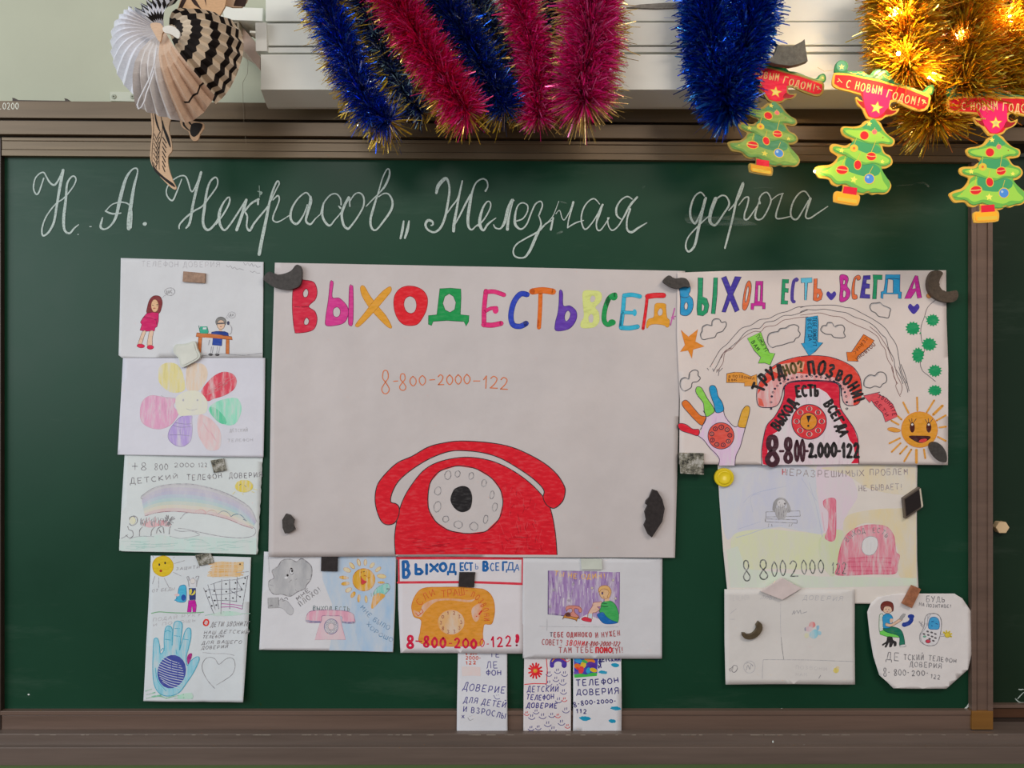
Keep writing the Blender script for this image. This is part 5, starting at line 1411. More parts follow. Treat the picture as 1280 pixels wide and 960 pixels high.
# ---- O: cut-out many-sided sheet
sO = surf(0.0092, 26, 0.0004, 1083, 1216, 740, 860, 0.006)
oO, W = paper('drawing', '1088.5 754 1097 746.5 1125 741.5 1150 742 1193 742 1203 748 1214.5 765 1215.5 790 1215 812 1209 836 1196 847 1181 859.5 1150 859.5 1115 859 1107 851 1098 843 1091 820 1087 795 1084 765', sO,
              'rounded many-sided white sheet with a boy in a chair and a cartoon mobile phone', 'drawing', (206, 203, 202))
W.begin('lettering', 'thin grey-black handwritten capitals').F(1070, 720, 6.4)
W.text('БУДЬ', '555 208 720 206', 52, PEN, 1.0, h2=34); W.text('НА ПОЗИТИВЕ!', '500 235 620 252 765 252', 26, PEN, .9, h2=24)
W.text('ДЕ', '225 668 350 675', 62, PEN, 1.0); W.text('ТСКИЙ', '370 668 540 670', 44, PEN, 1.0); W.text('ТЕЛЕФОН', '568 668 680 680 800 690', 42, PEN, 1.0, h2=28); W.text('ДОВЕРИЯ', '415 716 540 725 682 735', 38, PEN, 1.0)
W.text('8-', '205 795 270 795', 62, PEN, 1.1); W.text('800-', '290 790 420 788', 48, PEN, 1.1); W.text('200-', '430 792 575 790', 40, PEN, 1.1); W.text('122', '582 808 665 822', 32, PEN, 1.0)
W.begin('figure_drawing', 'seated boy holding a phone')
W.fill('190 310 215 305 222 360 250 430 205 440 186 440 184 370', mat('marker', (196, 208, 200)), edge=M(90, 120, 90), ew=.7)
W.fill('188 445 240 425 330 460 345 490 240 482 190 465', M(104, 196, 84), smooth=False, edge=M(50, 120, 50), ew=.6)
W.fill('222 412 290 405 350 425 375 470 384 545 345 552 340 480 250 450 218 430', M(26, 110, 88), edge=M(15, 60, 50), ew=.6)
W.fill('212 330 235 305 270 305 292 330 290 370 275 408 220 415 215 370', M(40, 140, 190), edge=M(20, 80, 130), ew=.6)
W.fill('240 375 280 382 340 345 362 330 368 350 300 395 265 405 235 395', SK, edge=SKE, ew=.5); W.fill('270 345 292 342 296 360 275 378', SK)
W.fill('352 325 375 300 395 303 385 325 362 350 345 345', M(150, 150, 150), smooth=False, edge=PEN, ew=.5)
W.oval(252, 265, 40, 34, SK, SKE, .5); W.fill('198 262 200 228 225 205 260 202 292 218 300 255 292 285 280 250 250 240 225 250 215 280', M(108, 44, 36), edge=M(60, 20, 20), ew=.5)
W.oval(240, 265, 4, 4, M(80, 60, 50)); W.oval(262, 268, 4, 4, M(80, 60, 50)); W.line('245 285 255 286', M(180, 80, 80), .7)
W.fill('205 545 240 520 248 485 285 485 295 510 320 525 318 556 300 560 295 535 280 565 262 565 262 530 240 568 225 565 235 540 212 556', M(44, 42, 44)); W.fill('350 552 385 545 395 560 350 565', mat('marker', (205, 205, 205)), edge=PEN, ew=.5)
W.line('440 325 440 350 420 375 385 388', M(30, 56, 140), 5.2); W.oval(438, 322, 26, 18, M(30, 56, 140)); W.oval(384, 388, 20, 18, M(30, 56, 140))
W.begin('phone_drawing', 'cartoon mobile phone with a blue screen')
W.fill('550 340 570 308 600 300 640 302 672 330 682 390 668 480 640 540 600 555 555 550 512 520 508 470 530 430 545 390', mat('marker', (204, 203, 206)), edge=PEN, ew=1.0); W.line('575 310 560 400 520 460 515 500 540 548;600 302 575 340 570 400', GREYL, .8)
W.fill('585 350 610 328 648 335 665 370 660 420 620 425 578 415', M(60, 150, 200), edge=M(20, 70, 130), ew=.6); W.line('600 365 620 362;635 380 655 385;600 395 610 400', M(20, 60, 120), .9)
for x, y in ((570, 442), (602, 450), (632, 462), (540, 462), (575, 470), (605, 482), (632, 494), (545, 482), (585, 500), (615, 516)):
    W.oval(x, y, 11, 7, M(90, 86, 90), rot=.3)
W.oval(572, 520, 20, 14, M(190, 60, 80), INK, .5); W.oval(545, 482, 14, 9, M(110, 160, 140))
W.line('668 468 705 462;670 480 705 478', GREYL, .8)
W.line('545 395 520 385 505 368;540 415 515 390;520 385 500 362 512 365;520 380 530 362', GREYL, 1.0)
for a in (-2.4, -1.7, -1.0, -.3, .4): W.line([(725, 470), (725 + 36 * math.cos(a), 470 + 32 * math.sin(a))], M(206, 186, 60), 2.2)
W.oval(728, 470, 22, 20, M(206, 186, 60), M(140, 120, 40), .5)
W.flush()

# ------------------------------------------------------------------ magnets
BLK = mat('magnet', (60, 57, 55)); BLK2 = mat('magnet', (44, 40, 40)); BRW = mat('magnet', (138, 112, 94)); MOT = mat('mottled', (120, 118, 105))
def magnet(q, base, th, m_, label, smooth=False, bev=0.0007, name='magnet', grp=None):
    o, org = slab(name, q, base, base + th, m_, smooth=smooth, bevel=bev)
    tag(o, label, 'magnet', grp); return o, org
def dep(s_, x, y): return s_.depth(x, y) + 0.0002
magnet('229 339 256.5 341.5 256 354 228 352', dep(sB, 243, 345), .005, BRW, 'flat brown rectangular magnet on the girl and desk sheet')
mo, mg = magnet('219 431 232 429.5 243 426.5 246.5 436 250 446 241 453 226.5 459 224 449 217 440', dep(sC, 233, 447) + .001, .007, mat('gloss', (182, 186, 176)), 'pale scalloped diamond magnet between the girl sheet and the flower sheet', smooth=True)
q = [(233.5 + (x - 233.5) * .82, 443 + (y - 443) * .82) for x, y in catmull(nums('219 431 232 429.5 243 426.5 246.5 436 250 446 241 453 226.5 459 224 449 217 440'), True, 1.5)]
slab('face_plate', q, dep(sC, 233, 447) + .008, dep(sC, 233, 447) + .009, mat('gloss', (190, 192, 182)), mo, rel=mg)
magnet('263 575.5 279 573 282.5 588 267 591', dep(sD, 273, 582), .004, MOT, 'small mottled grey square magnet on the rainbow sheet')
magnet('243.5 694 263 690.5 267 703.5 249 707.5', dep(sE, 256, 699), .004, MOT, 'small mottled grey magnet pinning the folded blue hand sheet')
magnet('329 348 336 339.5 345 343 355 342 364 338 370 331 375 332.5 377 340 375.5 355 369 360 358 362 345 360 336 355', dep(sA, 357, 347), .010, BLK, 'dark curved broken magnet at the top left corner of the big central poster', smooth=True, bev=.001)
magnet('352.5 650 357 642.5 362 644 367.5 650 366 656 368.5 662 361 666.5 356 667 353 660', dep(sA, 361, 655), .008, BLK, 'small dark broken magnet at the lower left corner of the big central poster')
magnet('816 612 822 614 828 624 831 636 828 652 822 661 815 672 810 668 805 657 808 650 806 640 810 632 807 630 808 626 812 622', dep(sA, 818, 641), .010, BLK2, 'dark fan-shaped broken magnet at the lower right corner of the big central poster')
magnet('829 351 834 345 838 344.5 843 348 852 347 858 348.5 861.5 353 862 359 856 358 848 360.5 840 359 833 355', dep(sL, 846, 352), .010, BLK, 'dark wavy magnet where the two posters meet at the top', smooth=True)
magnet('1166 339 1173 338 1179 341 1175.5 348 1174 356 1179 363 1186 364.5 1196 363 1198 370 1193 377 1182 377.5 1172 374 1164.5 368 1160.5 359 1161 348', dep(sL, 1175, 357) , .011, mat('magnet', (72, 62, 52)), 'brown-black curved half-ring magnet at the top right corner of the colourful poster', smooth=True, bev=.0012)
magnet('401.5 694 422 694.5 421.5 714.5 401 714', dep(sF, 411, 704), .004, BLK2, 'flat black square magnet on the cloud and sun sheet')
magnet('574 715.5 594 715.5 592.5 734.5 573 733.5', dep(sG, 583, 725), .004, BLK2, 'flat black square magnet on the orange telephone sheet')
magnet('726 698.5 752.5 699 753 712 727 712', dep(sH, 739, 705), .005, mat('gloss', (186, 192, 182)), 'pale green-grey rectangular magnet on the sheet with the sitting boy')
magnet('849 566 880 566.5 880 593.5 851 592', dep(sL, 864, 575), .006, MOT, 'mottled grey and white square magnet at the lower left corner of the colourful poster')
magnet('1164 554 1170 552.5 1178 558 1183 567 1183 577.5 1175 576 1167.5 569 1163 560', dep(sL, 1175, 566), .008, BLK, 'dark curved magnet beside the smiling orange sun', smooth=True)
yo, yg = magnet([(905.5 + 12.3 * math.cos(a * .2618), 597 + 11.8 * math.sin(a * .2618)) for a in range(24)], dep(sM, 905, 597) , .007, mat('gloss', (215, 190, 28)), 'round bright yellow magnet at the top left of the pastel sheet', bev=.002)
v, f = lathe([(0.0145, 0.0065), (0.0135, 0.0085), (0.011, 0.0078), (0.0, 0.0078)], None, n=24)
link('rim', mesh('rim', v, f, [mat('gloss', (215, 190, 28))], smooth=True), yo, (0, 0, 0))
ro_, rg = magnet('1129.5 623 1150 609 1154 634 1132 648.5', dep(sM, 1142, 629), .010, mat('gloss', (80, 70, 62)), 'glossy black rhombus magnet with a pale rim at the right edge of the pastel sheet')
slab('face_plate', '1131.5 624 1148.5 612.5 1151.5 633 1133.5 645', dep(sM, 1142, 629) + .010, dep(sM, 1142, 629) + .0112, mat('gloss', (28, 20, 18)), ro_, rel=rg)
slab('rim', '1149.5 611.5 1151 610.5 1154 632.5 1152 635', dep(sM, 1142, 629) + .010, dep(sM, 1142, 629) + .0115, mat('gloss', (180, 172, 155)), ro_, rel=rg)
wo, wg = magnet('951.5 739.5 978 722.5 1002 735.5 978 750', dep(sN, 976, 739) + .001, .007, mat('gloss', (196, 184, 182)), 'white diamond magnet where the pastel sheet meets the nearly blank sheet')
# J-shaped
jp = catmull([(949, 781), (949.5, 786), (946.5, 791.5), (941, 795.5), (934, 796.5), (930, 793.5)], False, 1.0)
base = dep(sN, 938, 789)
L_, R2 = [], []
for i, p in enumerate(jp):
    a = jp[max(0, i - 1)]; b = jp[min(len(jp) - 1, i + 1)]; l = math.dist(a, b) or 1
    w = 3.8 - 1.2 * (i / len(jp)); nx, ny = -(b[1] - a[1]) / l, (b[0] - a[0]) / l
    L_.append((p[0] + nx * w, p[1] + ny * w)); R2.append((p[0] - nx * w, p[1] - ny * w))
magnet([(948.5, 777)] + R2 + [(928, 791.5)] + L_[::-1], base, .008, mat('magnet', (76, 66, 50)), 'small dark J-shaped magnet on the nearly blank sheet', bev=.0014)
magnet('1141 732 1151.5 736.5 1140 760.5 1128.5 755', dep(sO, 1138, 746) + .001, .007, mat('magnet', (140, 92, 66)), 'tilted brown rectangular magnet holding the rounded many-sided sheet')
# ------------------------------------------------------------------ white projection-screen housing above
ho = P(1000, 60, 0.1)
house = empty('screen_housing', P(1000, 60, -0.06))
ho = P(1000, 60, -0.06)
tag(house, 'long white metal housing of a roll-up projection screen above the chalkboard', 'screen housing')
WP = mat('plastic', (206, 208, 200), 1.6); WP2 = mat('plastic', (198, 199, 192), 1.5); LN = mat('plastic', (110, 106, 100), 1.0)
def hs(n, q, d0, d1, m_=WP, bev=.0012): return slab(n, q, d0, d1, m_, house, rel=ho, bevel=bev)[0]
XE = 1750
hs('top_profile', [(332, -60), (XE, -60), (XE, 26), (332, 26.5)], 0.052, 0.100)
hs('seam', [(334, 26), (XE, 26), (XE, 29), (334, 29)], 0.052, 0.093, LN, 0)
hs('middle_profile', [(333, 29), (XE, 25.5), (XE, 55), (333, 57)], 0.052, 0.102)
hs('seam', [(334, 57), (XE, 55), (XE, 58), (334, 59)], 0.052, 0.096, LN, 0)
hs('lower_strip', [(335, 59), (XE, 57), (XE, 63.5), (335, 66)], 0.052, 0.104, WP2)
# lower profile with a sloping underside
x0a, x1a = 326, XE
v = [P(x0a, 68, .115), P(x1a, 63.5, .115), P(x1a, 109, .115), P(x0a, 112, .115)]
kx0 = P(334, 137, .062).x
def at(xv, zref, d): return Vector((xv, -d, zref))
zb = P(700, 134, .062).z; zt = v[0].z
xl, xr = v[0].x, v[1].x
prof = [(.115, zt), (.115, v[3].z), (.062, zb), (.052, zb), (.052, zt)]
vv = [Vector((xx, -d, z)) - ho for xx in (xl, xr) for d, z in prof]
# the left end of the underside is cut back a little
vv[2] = Vector((kx0, -.062, zb)) - ho; vv[3] = Vector((kx0, -.052, zb)) - ho
n = 5
ff = [[i, (i + 1) % n, n + (i + 1) % n, n + i][::-1] for i in range(n)] + [[0, 1, 2, 3, 4][::-1], [5, 6, 7, 8, 9]]
lo = link('lower_profile', mesh('lower_profile', vv, ff, [WP]), house)
hs('end_cap', [(319, 28), (333, 28), (334, 64), (319.5, 64)], 0.0, 0.110, WP2)
hs('end_cap', [(276, 16), (272, 22), (270, 25), (282, 24.5)], 0.02, 0.085, WP2)
hs('top_bar', [(278, 8), (329, 10), (328, 26.5), (280, 24.5)], 0.01, 0.085, WP)
br = mat('plastic', (160, 138, 124))
# dusty rectangular wall bracket tube
hs('bracket', [(279, 27.5), (298, 28), (326, 60), (325, 87), (296, 52), (280, 42)], -0.05, 0.06, br)
hs('bracket_frame', [(279, 27), (299, 26.5), (299, 29), (281, 29.5)], 0.06, 0.080, mat('plastic', (120, 110, 92)))
hs('bracket_frame', [(279, 40), (299, 37), (299, 39.5), (280.5, 42.5)], 0.06, 0.080, mat('plastic', (120, 110, 92)))
hs('bracket_frame', [(278.5, 27), (281.5, 27), (282, 42), (279, 42)], 0.06, 0.080, mat('plastic', (120, 110, 92)))
hs('bracket_frame', [(296, 27), (299, 27), (299, 39), (296.5, 40)], 0.06, 0.080, mat('plastic', (120, 110, 92)))
hs('screw', [(285, 33), (289, 34), (293, 37), (298, 36.5), (299, 39), (292, 40), (288, 39)], 0.06, 0.083, mat('gloss', (205, 205, 195)))
hs('screw', [(312, 38), (320, 38.5), (320, 41.5), (312, 41)], 0.05, 0.075, mat('gloss', (195, 192, 180)))
# ribbed grey clip strip on the front
rib = slab('ribbed_strip', '783 9 800 5.5 830 3.5 870 3.5 930 4 930 8.5 860 9.5 820 10.5', .100, .104, mat('magnet', (120, 116, 108)))[0]
tag(rib, 'thin grey ribbed plastic strip stuck on the white housing left of the blue tinsel', 'strip')

# two hanging threads on the wall
tp = [P(*q, .02) for q in ((301, 40), (305, 60), (310, 78), (309.5, 92), (303.5, 103), (304, 130), (305, 155), (307.5, 180))]
v, f = tube_mesh([p - tp[0] for p in tp], 0.00035, 6)
th = link('thread', mesh('thread', v, f, [mat('plastic', (130, 118, 100))]), None, tp[0])
tag(th, 'thin loose thread hanging from the bracket down over the brown rail', 'thread')

# ------------------------------------------------------------------ tinsel
HOUSE_Z = zb - .003
def tinsel(name, strands, label, cols, core_col, seed, group=None, depth=.15, wide=1.0):
    """strands: list of (path in pixels, needle length px, count). cols: list of (material, weight, length factor)"""
    r = random.Random(seed)
    p0 = P(*strands[0][0][0][:2], depth)
    root = empty(name, p0); tag(root, label, 'tinsel', group)
    V, Fc, MI = [], [], []
    mats = [c[0] for c in cols]
    wts = [c[1] for c in cols]
    for path, rad, cnt, dd in strands:
        cl = catmull([tuple(q) for q in path], False, 3.0)
        pts = [P(q[0], q[1], dd) for q in cl]
        cum = [0]
        for a, b in zip(pts[:-1], pts[1:]): cum.append(cum[-1] + (b - a).length)
        v, f = tube_mesh([p - p0 for p in pts[::2]], 0.0022, 6)
        link('core', mesh('core', v, f, [core_col]), root)
        R = rad * S * (D - dd) / D
        for i in range(cnt):
            s = r.uniform(0, cum[-1]); j = 0
            lo_, hi_ = 0, len(cum) - 2
            while lo_ < hi_:
                m_ = (lo_ + hi_ + 1) // 2
                if cum[m_] <= s: lo_ = m_
                else: hi_ = m_ - 1
            j = lo_
            t = (s - cum[j]) / max(1e-9, cum[j + 1] - cum[j])
            c0 = pts[j].lerp(pts[j + 1], t)
            tan = (pts[j + 1] - pts[j]).normalized()
            u = tan.cross(Vector((0, 1, 0))).normalized(); w = tan.cross(u)
            a = r.uniform(0, 2 * math.pi)
            k = r.choices(range(len(cols)), wts)[0]
            dirv = (u * math.cos(a) + w * math.sin(a) + tan * r.gauss(0.12, .42)).normalized()
            if len(cols[k]) > 3: dirv = Vector((dirv.x, abs(dirv.y) * .55, dirv.z)).normalized()
            L = R * cols[k][2] * r.uniform(.6, 1.08)
            side = dirv.cross(Vector((r.gauss(0, 1), r.gauss(0, 1), r.gauss(0, 1)))).normalized() * r.uniform(.0005, .00095) * wide
            curl = Vector((r.gauss(0, 1), r.gauss(0, 1), r.gauss(-.35, 1))) * L * .11
            p1 = c0 + dirv * L * .5 + curl * .5; p2 = c0 + dirv * L + curl * 1.4
            if p2.y > (-0.104 if p2.z > HOUSE_Z else -0.03): continue
            side2 = (side + Vector((r.gauss(0, 1), r.gauss(0, 1), r.gauss(0, 1))) * .0005)
            b = len(V)
            V += [c0 - side - p0, c0 + side - p0, p1 + side2 - p0, p1 - side2 - p0, p2 + side2 * .55 - p0, p2 - side2 * .55 - p0]
            Fc += [[b, b + 1, b + 2, b + 3], [b + 3, b + 2, b + 4, b + 5]]
            MI += [k, k]
    o = link('foil_fringe', mesh('foil_fringe', V, Fc, mats, MI), root)
    o['kind'] = 'stuff'
    return root
SPK = mat('spark', (225, 228, 235), 1.4); SPG = mat('spark', (240, 200, 110), 1.4)  # highlights put into needle colour, scattered through the strands
FM = lambda r_, g_, b_, g=2.4: mat('metal_foil', (r_, g_, b_), g)
FO = lambda r_, g_, b_, g=2.4: mat('foil', (r_, g_, b_), g)
BLU = [(FM(20, 66, 185, 1.9), 5, 1.0), (FM(70, 120, 210), 1.5, 1.0), (FO(10, 22, 70), 2, .95), (FO(225, 165, 40), 3.6, 1.2, 1), (SPK, 1.3, .95)]
DBL = [(FO(16, 30, 80), 5, 1.0), (FO(120, 150, 180), 2, .95), (FO(14, 20, 40), 3, .95), (FO(205, 150, 40), 2.6, 1.2, 1), (SPK, 1.6, .9)]
MAG = [(FO(215, 16, 90), 6, 1.0), (FO(240, 70, 140), 1.8, 1.0), (FO(150, 8, 40), 3, .95), (FO(225, 165, 60), 3, 1.2, 1), (SPK, .3, .9)]
PNK = [(FO(255, 36, 135, 1.2), 6, 1.0), (FO(255, 105, 165, 1.2), 2.5, 1.0), (FO(245, 12, 95, 1.2), 2, .95), (FO(240, 180, 100), 3, 1.2, 1), (SPK, .3, .95)]
ROY = [(FM(16, 84, 220, 2.6), 6, 1.0), (FM(60, 150, 250, 2), 2, 1.0), (FO(6, 34, 120, 1.5), 3, .98), (mat('spark', (150, 200, 250), 1.6), 1.3, 1.0)]
GLD = [(FO(240, 168, 28), 6, 1.0), (FO(255, 212, 80), 2.6, 1.0), (FO(150, 82, 12, 1.6), 2.4, 1.0), (FO(215, 128, 20), 2, 1.0), (SPG, .6, 1.0)]
CORE = mat('foil', (60, 55, 60))
GRP = None
tinsel('tinsel_garland', [([(398, -25), (412, 20), (434, 70), (452, 115), (468, 140), (488, 152)], 30, 9750, 0.165)], 'blue tinsel with gold tips, the leftmost hanging strand', BLU, CORE, 1)
tinsel('tinsel_garland', [([(446, -25), (456, 10), (474, 55), (497, 100), (515, 128), (528, 142)], 21, 6300, 0.150)], 'thin dark blue and silver tinsel between the leftmost blue and the dark magenta strands', DBL, CORE, 2)
tinsel('tinsel_garland', [([(484, -25), (500, 10), (528, 55), (556, 98), (576, 128), (586, 140)], 33, 11250, 0.175)], 'deep magenta tinsel with gold tips, third hanging strand from the left', MAG, CORE, 3)
tinsel('tinsel_garland', [([(540, -25), (556, 5), (580, 40), (606, 88), (624, 120), (632, 136)], 30, 9750, 0.165)], 'blue tinsel with gold tips just right of the deep magenta strand', BLU[:2] + [(FO(10, 20, 58), 5, 1.0)] + BLU[3:], CORE, 4)
tinsel('tinsel_garland', [([(588, -25), (598, 10), (616, 48), (632, 85), (644, 118), (650, 138)], 23, 7200, 0.145)], 'dark navy and silver tinsel left of the narrow pink strand', DBL, CORE, 5)
tinsel('tinsel_garland', [([(640, -25), (652, 15), (664, 55), (670, 95), (672, 130), (674, 148)], 27, 9000, 0.165)], 'narrow pink tinsel between two navy strands', MAG[:1] + PNK, CORE, 6)
tinsel('tinsel_garland', [([(690, -25), (698, 20), (698, 60), (694, 100), (702, 130), (708, 142)], 21, 6300, 0.140)], 'dark navy tinsel with gold tips behind the bright pink strand', DBL, CORE, 7)
tinsel('tinsel_garland', [([(736, -25), (738, 20), (738, 55), (730, 90), (728, 118), (732, 128)], 40, 14250, 0.185)], 'bright hot pink fluffy tinsel with pale tips, rightmost of the left-hand bunch', PNK, CORE, 8)
tinsel('tinsel_garland', [([(888, -30), (886, 20), (889, 60), (893, 90), (900, 112)], 37, 12000, .150), ([(938, -30), (937, 20), (926, 60), (912, 100), (906, 122), (914, 138)], 37, 14000, .155)], 'thick royal blue tinsel bunch hanging alone in the middle of the housing', ROY, CORE, 9, wide=1.7)
tinsel('tinsel_garland', [([(1128, -30), (1130, 20), (1132, 60), (1136, 90)], 46, 11250, 0.185), ([(1168, -30), (1172, 30), (1170, 80), (1164, 125), (1170, 155)], 46, 11250, 0.155),
        ([(1206, -30), (1204, 30), (1204, 80), (1206, 118)], 49, 11250, 0.175), ([(1252, -30), (1252, 30), (1250, 80), (1248, 110)], 49, 12000, 0.165), ([(1300, -30), (1298, 30), (1290, 90), (1285, 120)], 46, 7500, 0.165)],
       'large mass of golden tinsel with glowing lights at the top right', GLD, CORE, 10, wide=1.4)

# warm fairy lights tucked in the gold tinsel
def bulb_string(pts, label):
    p0 = P(*pts[0]); root = empty('light_string', p0); tag(root, label, 'fairy lights')
    wire = [P(x, y, d) - p0 for x, y, d in pts]
    v, f = tube_mesh(wire, 0.0005, 6); link('wire', mesh('wire', v, f, [mat('gloss', (120, 90, 30))]), root)
    return root, p0
def add_bulb(root, p0, p, power, r=0.0035, light=True):
    prof = [(0.0005, -r), (r * .7, -r * .7), (r, 0), (r * .7, r * .7), (0.0003, r)]
    v, f = lathe(prof, None, n=12)
    link('bulb', mesh('bulb', v, f, [mat('bulb', (255, 220, 150))], smooth=True), root, p - p0)
    if light:
        l = bpy.data.lights.new('bulb_light', 'POINT'); l.energy = power; l.color = (1.0, 0.62, 0.22); l.shadow_soft_size = 0.006
        o = bpy.data.objects.new('bulb_light', l); COL.objects.link(o); o.location = p + Vector((0, -0.012, 0))
LS, lp = bulb_string([(1112, -20, .19), (1118, 20, .20), (1123, 67, .215), (1140, 85, .19), (1161, 97, .205), (1180, 60, .18), (1196, 48, .19), (1193, 20, .18), (1215, -15, .18), (1245, 10, .18), (1262, 45, .18)], 'string of warm white fairy lights woven through the golden tinsel')
for x, y, d, pw in ((1123, 67, .235, .95), (1161, 97, .222, .3), (1196, 48, .20, .15), (1262, 20, .222, .35), (1118, 18, .225, .7)):
    add_bulb(LS, lp, P(x, y, d), pw, r=.0036 if pw > .8 else .0026)

# ------------------------------------------------------------------ lit Christmas-tree ornaments
TREE_OUT = '372 400 352 412 325 418 300 440 262 450 205 448 190 462 198 492 225 512 248 520 262 545 240 545 212 558 150 548 128 560 132 588 160 608 172 622 150 650 120 668 78 672 44 682 42 700 60 738 92 745 122 752 138 778 168 790 200 782 195 820 165 818 150 830 148 868 160 882 270 900 290 888 298 852 288 836 272 828 310 838 345 828 370 838 400 832 430 836 458 825 476 790 462 755 440 735 425 705 418 690 450 686 478 668 484 645 468 615 440 600 425 560 445 562 478 562 494 545 492 520 462 500 442 478 425 450 412 425'
BAN_OUT = '148 150 160 142 235 148 310 164 400 180 480 205 560 222 650 255 700 272 692 330 672 356 630 360 560 335 500 305 470 318 476 350 500 352 522 345 512 368 485 384 450 390 420 412 395 412 345 405 325 378 310 345 285 325 272 285 282 280 300 300 325 302 322 282 300 268 240 250 180 235 140 210'
def ornament(M2, T2, dep0, label, lit, seed, tilt=0.0, short=False):
    """M2: 2x2 template->pixels about template point (375,405); T2: pixel position of that point"""
    rr_ = random.Random(seed)
    def tf(p): u, v_ = (p[0] - 375) / 4.57, (p[1] - 405) / 4.57; return (T2[0] + M2[0][0] * u + M2[0][1] * v_, T2[1] + M2[1][0] * u + M2[1][1] * v_)
    def tp_(s_, smooth=True):
        q = nums(s_)
        if smooth: q = catmull(q, True, 8)
        return [tf(p) for p in q]
    org = P(T2[0], T2[1], dep0)
    root = empty('tree_ornament', org); tag(root, label, 'christmas ornament')
    KD = 'glow' if lit else 'marker'
    gd = mat(KD, (214, 168, 66) if lit else (150, 128, 60)); ivory = mat(KD, (238, 220, 130))
    def part(n, q, lay, m_, par=None): return slab(n, q, dep0 + lay * .0004, dep0 + lay * .0004 + .0006, m_, root, rel=org)[0]
    slab('backing', tp_(TREE_OUT), dep0 - .004, dep0, gd, root, rel=org, bevel=.0008)
    ctr = lambda pts, f, c=None: [((c or (sum(p[0] for p in pts) / len(pts), 0))[0] + (p[0] - (c or (sum(p[0] for p in pts) / len(pts), 0))[0]) * f, p[1]) for p in pts]
    ban = nums(BAN_OUT)
    if short: ban = ban
    slab('banner_backing', tp_(BAN_OUT), dep0 - .003, dep0 + .001, gd, root, rel=org, bevel=.0008)
    sf = Surf(dep0 + .0011); sf.G = 400
    orn = Art(root, sf, org, start=1.2e-4)
    def T(s_): return [tf(p) for p in nums(s_)]
    def fl(s_, m_, smooth=True, **k): orn.fill(catmull(T(s_), True, 1.5) if smooth else T(s_), m_, smooth=False, **k)
    g1 = mat(KD, (100, 166, 70) if lit else (98, 138, 66)); g2 = mat(KD, (146, 196, 72) if lit else (126, 156, 74)); g3 = mat(KD, (62, 146, 92) if lit else (72, 130, 92)); yl = mat('glow_bright' if lit else 'marker', (240, 226, 96))
    orn.begin('tree_face', 'green printed fir with baubles').F(0, 0, 1)
    # three tiers, lowest first
    fl('300 610 400 610 425 700 468 770 462 805 440 825 405 822 370 828 345 818 305 828 270 815 225 778 200 775 172 780 150 770 132 742 96 732 68 725 56 700 62 688 120 682 160 660 190 620', g1)
    fl('190 640 260 640 330 690 400 690 430 760 455 800 430 812 380 800 340 808 300 795 230 760 170 760 130 725 80 710 120 690', g2)
    fl('225 628 300 640 370 660 410 690 400 725 340 735 270 720 215 690', g3)
    fl('268 520 300 500 400 545 430 600 470 630 472 655 445 674 410 672 360 662 320 668 270 645 220 612 180 605 150 590 142 570 160 562 225 570', g1)
    fl('230 575 300 580 380 600 450 628 462 650 430 662 370 650 330 655 270 632 220 598 175 590 160 575', g2)
    fl('270 530 340 545 400 560 415 595 350 605 280 580 240 560', g3)
    fl('372 405 400 430 435 480 480 520 485 540 465 552 425 545 370 550 320 540 285 520 240 508 208 490 200 466 215 456 262 460 310 450', g1)
    fl('310 470 372 455 420 490 465 525 460 540 420 532 370 538 310 525 250 500 215 480 225 468', g2)
    fl('345 425 372 408 395 430 420 470 380 480 335 465 310 455', g3)
    edge_m = mat(KD, (60, 122, 66))
    for s_ in ('200 470 240 505 300 525 340 545 380 548 430 540 480 545', '145 580 200 608 260 640 310 668 380 660 430 674 470 660', '60 705 120 738 160 775 220 780 300 825 380 825 440 825'):
        orn.line(T(s_), edge_m, .7)
    red = mat(KD, (214, 36, 44)); red2 = mat(KD, (150, 16, 24)); blu = mat(KD, (70, 130, 200)); gld = mat(KD, (240, 206, 70)); pnk = mat(KD, (232, 120, 120))
    def ball(cx, cy, rx, ry, m_, string=None):
        if string: orn.line(T('%g %g %g %g' % (string[0], string[1], cx, cy - ry)), gld, .6)
        q = [tf((cx + rx * math.cos(a * .393), cy + ry * math.sin(a * .393))) for a in range(16)]
        orn.fill([(x, y) for x, y in q], gld, smooth=False)
        q = [tf((cx + rx * .84 * math.cos(a * .393), cy + ry * .84 * math.sin(a * .393))) for a in range(16)]
        orn.fill(q, m_, smooth=False)
    def star(cx, cy, r_, m_=None):
        orn.fill([tf((cx + (r_ if k % 2 == 0 else r_ * .45) * math.sin(k * math.pi / 5 + .2), cy - (r_ if k % 2 == 0 else r_ * .45) * math.cos(k * math.pi / 5 + .2))) for k in range(10)], m_ or yl, smooth=False)
    ball(322, 500, 28, 28, red); ball(380, 480, 16, 16, pnk, (382, 455)); ball(263, 573, 24, 22, gld, (278, 515)); ball(362, 620, 31, 26, red, (388, 530)); ball(284, 668, 23, 30, red, (300, 600)); ball(195, 697, 38, 28, red, (215, 620)); ball(350, 748, 32, 32, blu, (372, 675))
    orn.line(T('335 614 362 620 390 618'), ivory, .8); orn.line(T('160 690 195 697 228 700'), ivory, 1.0); orn.oval(*tf((342, 738)), 1.6, 1.6, mat(KD, (190, 220, 245))); orn.oval(*tf((263, 573)), 1.6, 1.6, mat(KD, (220, 110, 50)))
    for q in ((350, 433, 17), (192, 585, 17), (262, 752, 22), (425, 650, 14)): star(*q)
    orn.oval(*tf((428, 512)), .7, .7, red2); orn.oval(*tf((262, 462)), .6, .6, red2); orn.oval(*tf((110, 700)), .8, .8, gld)
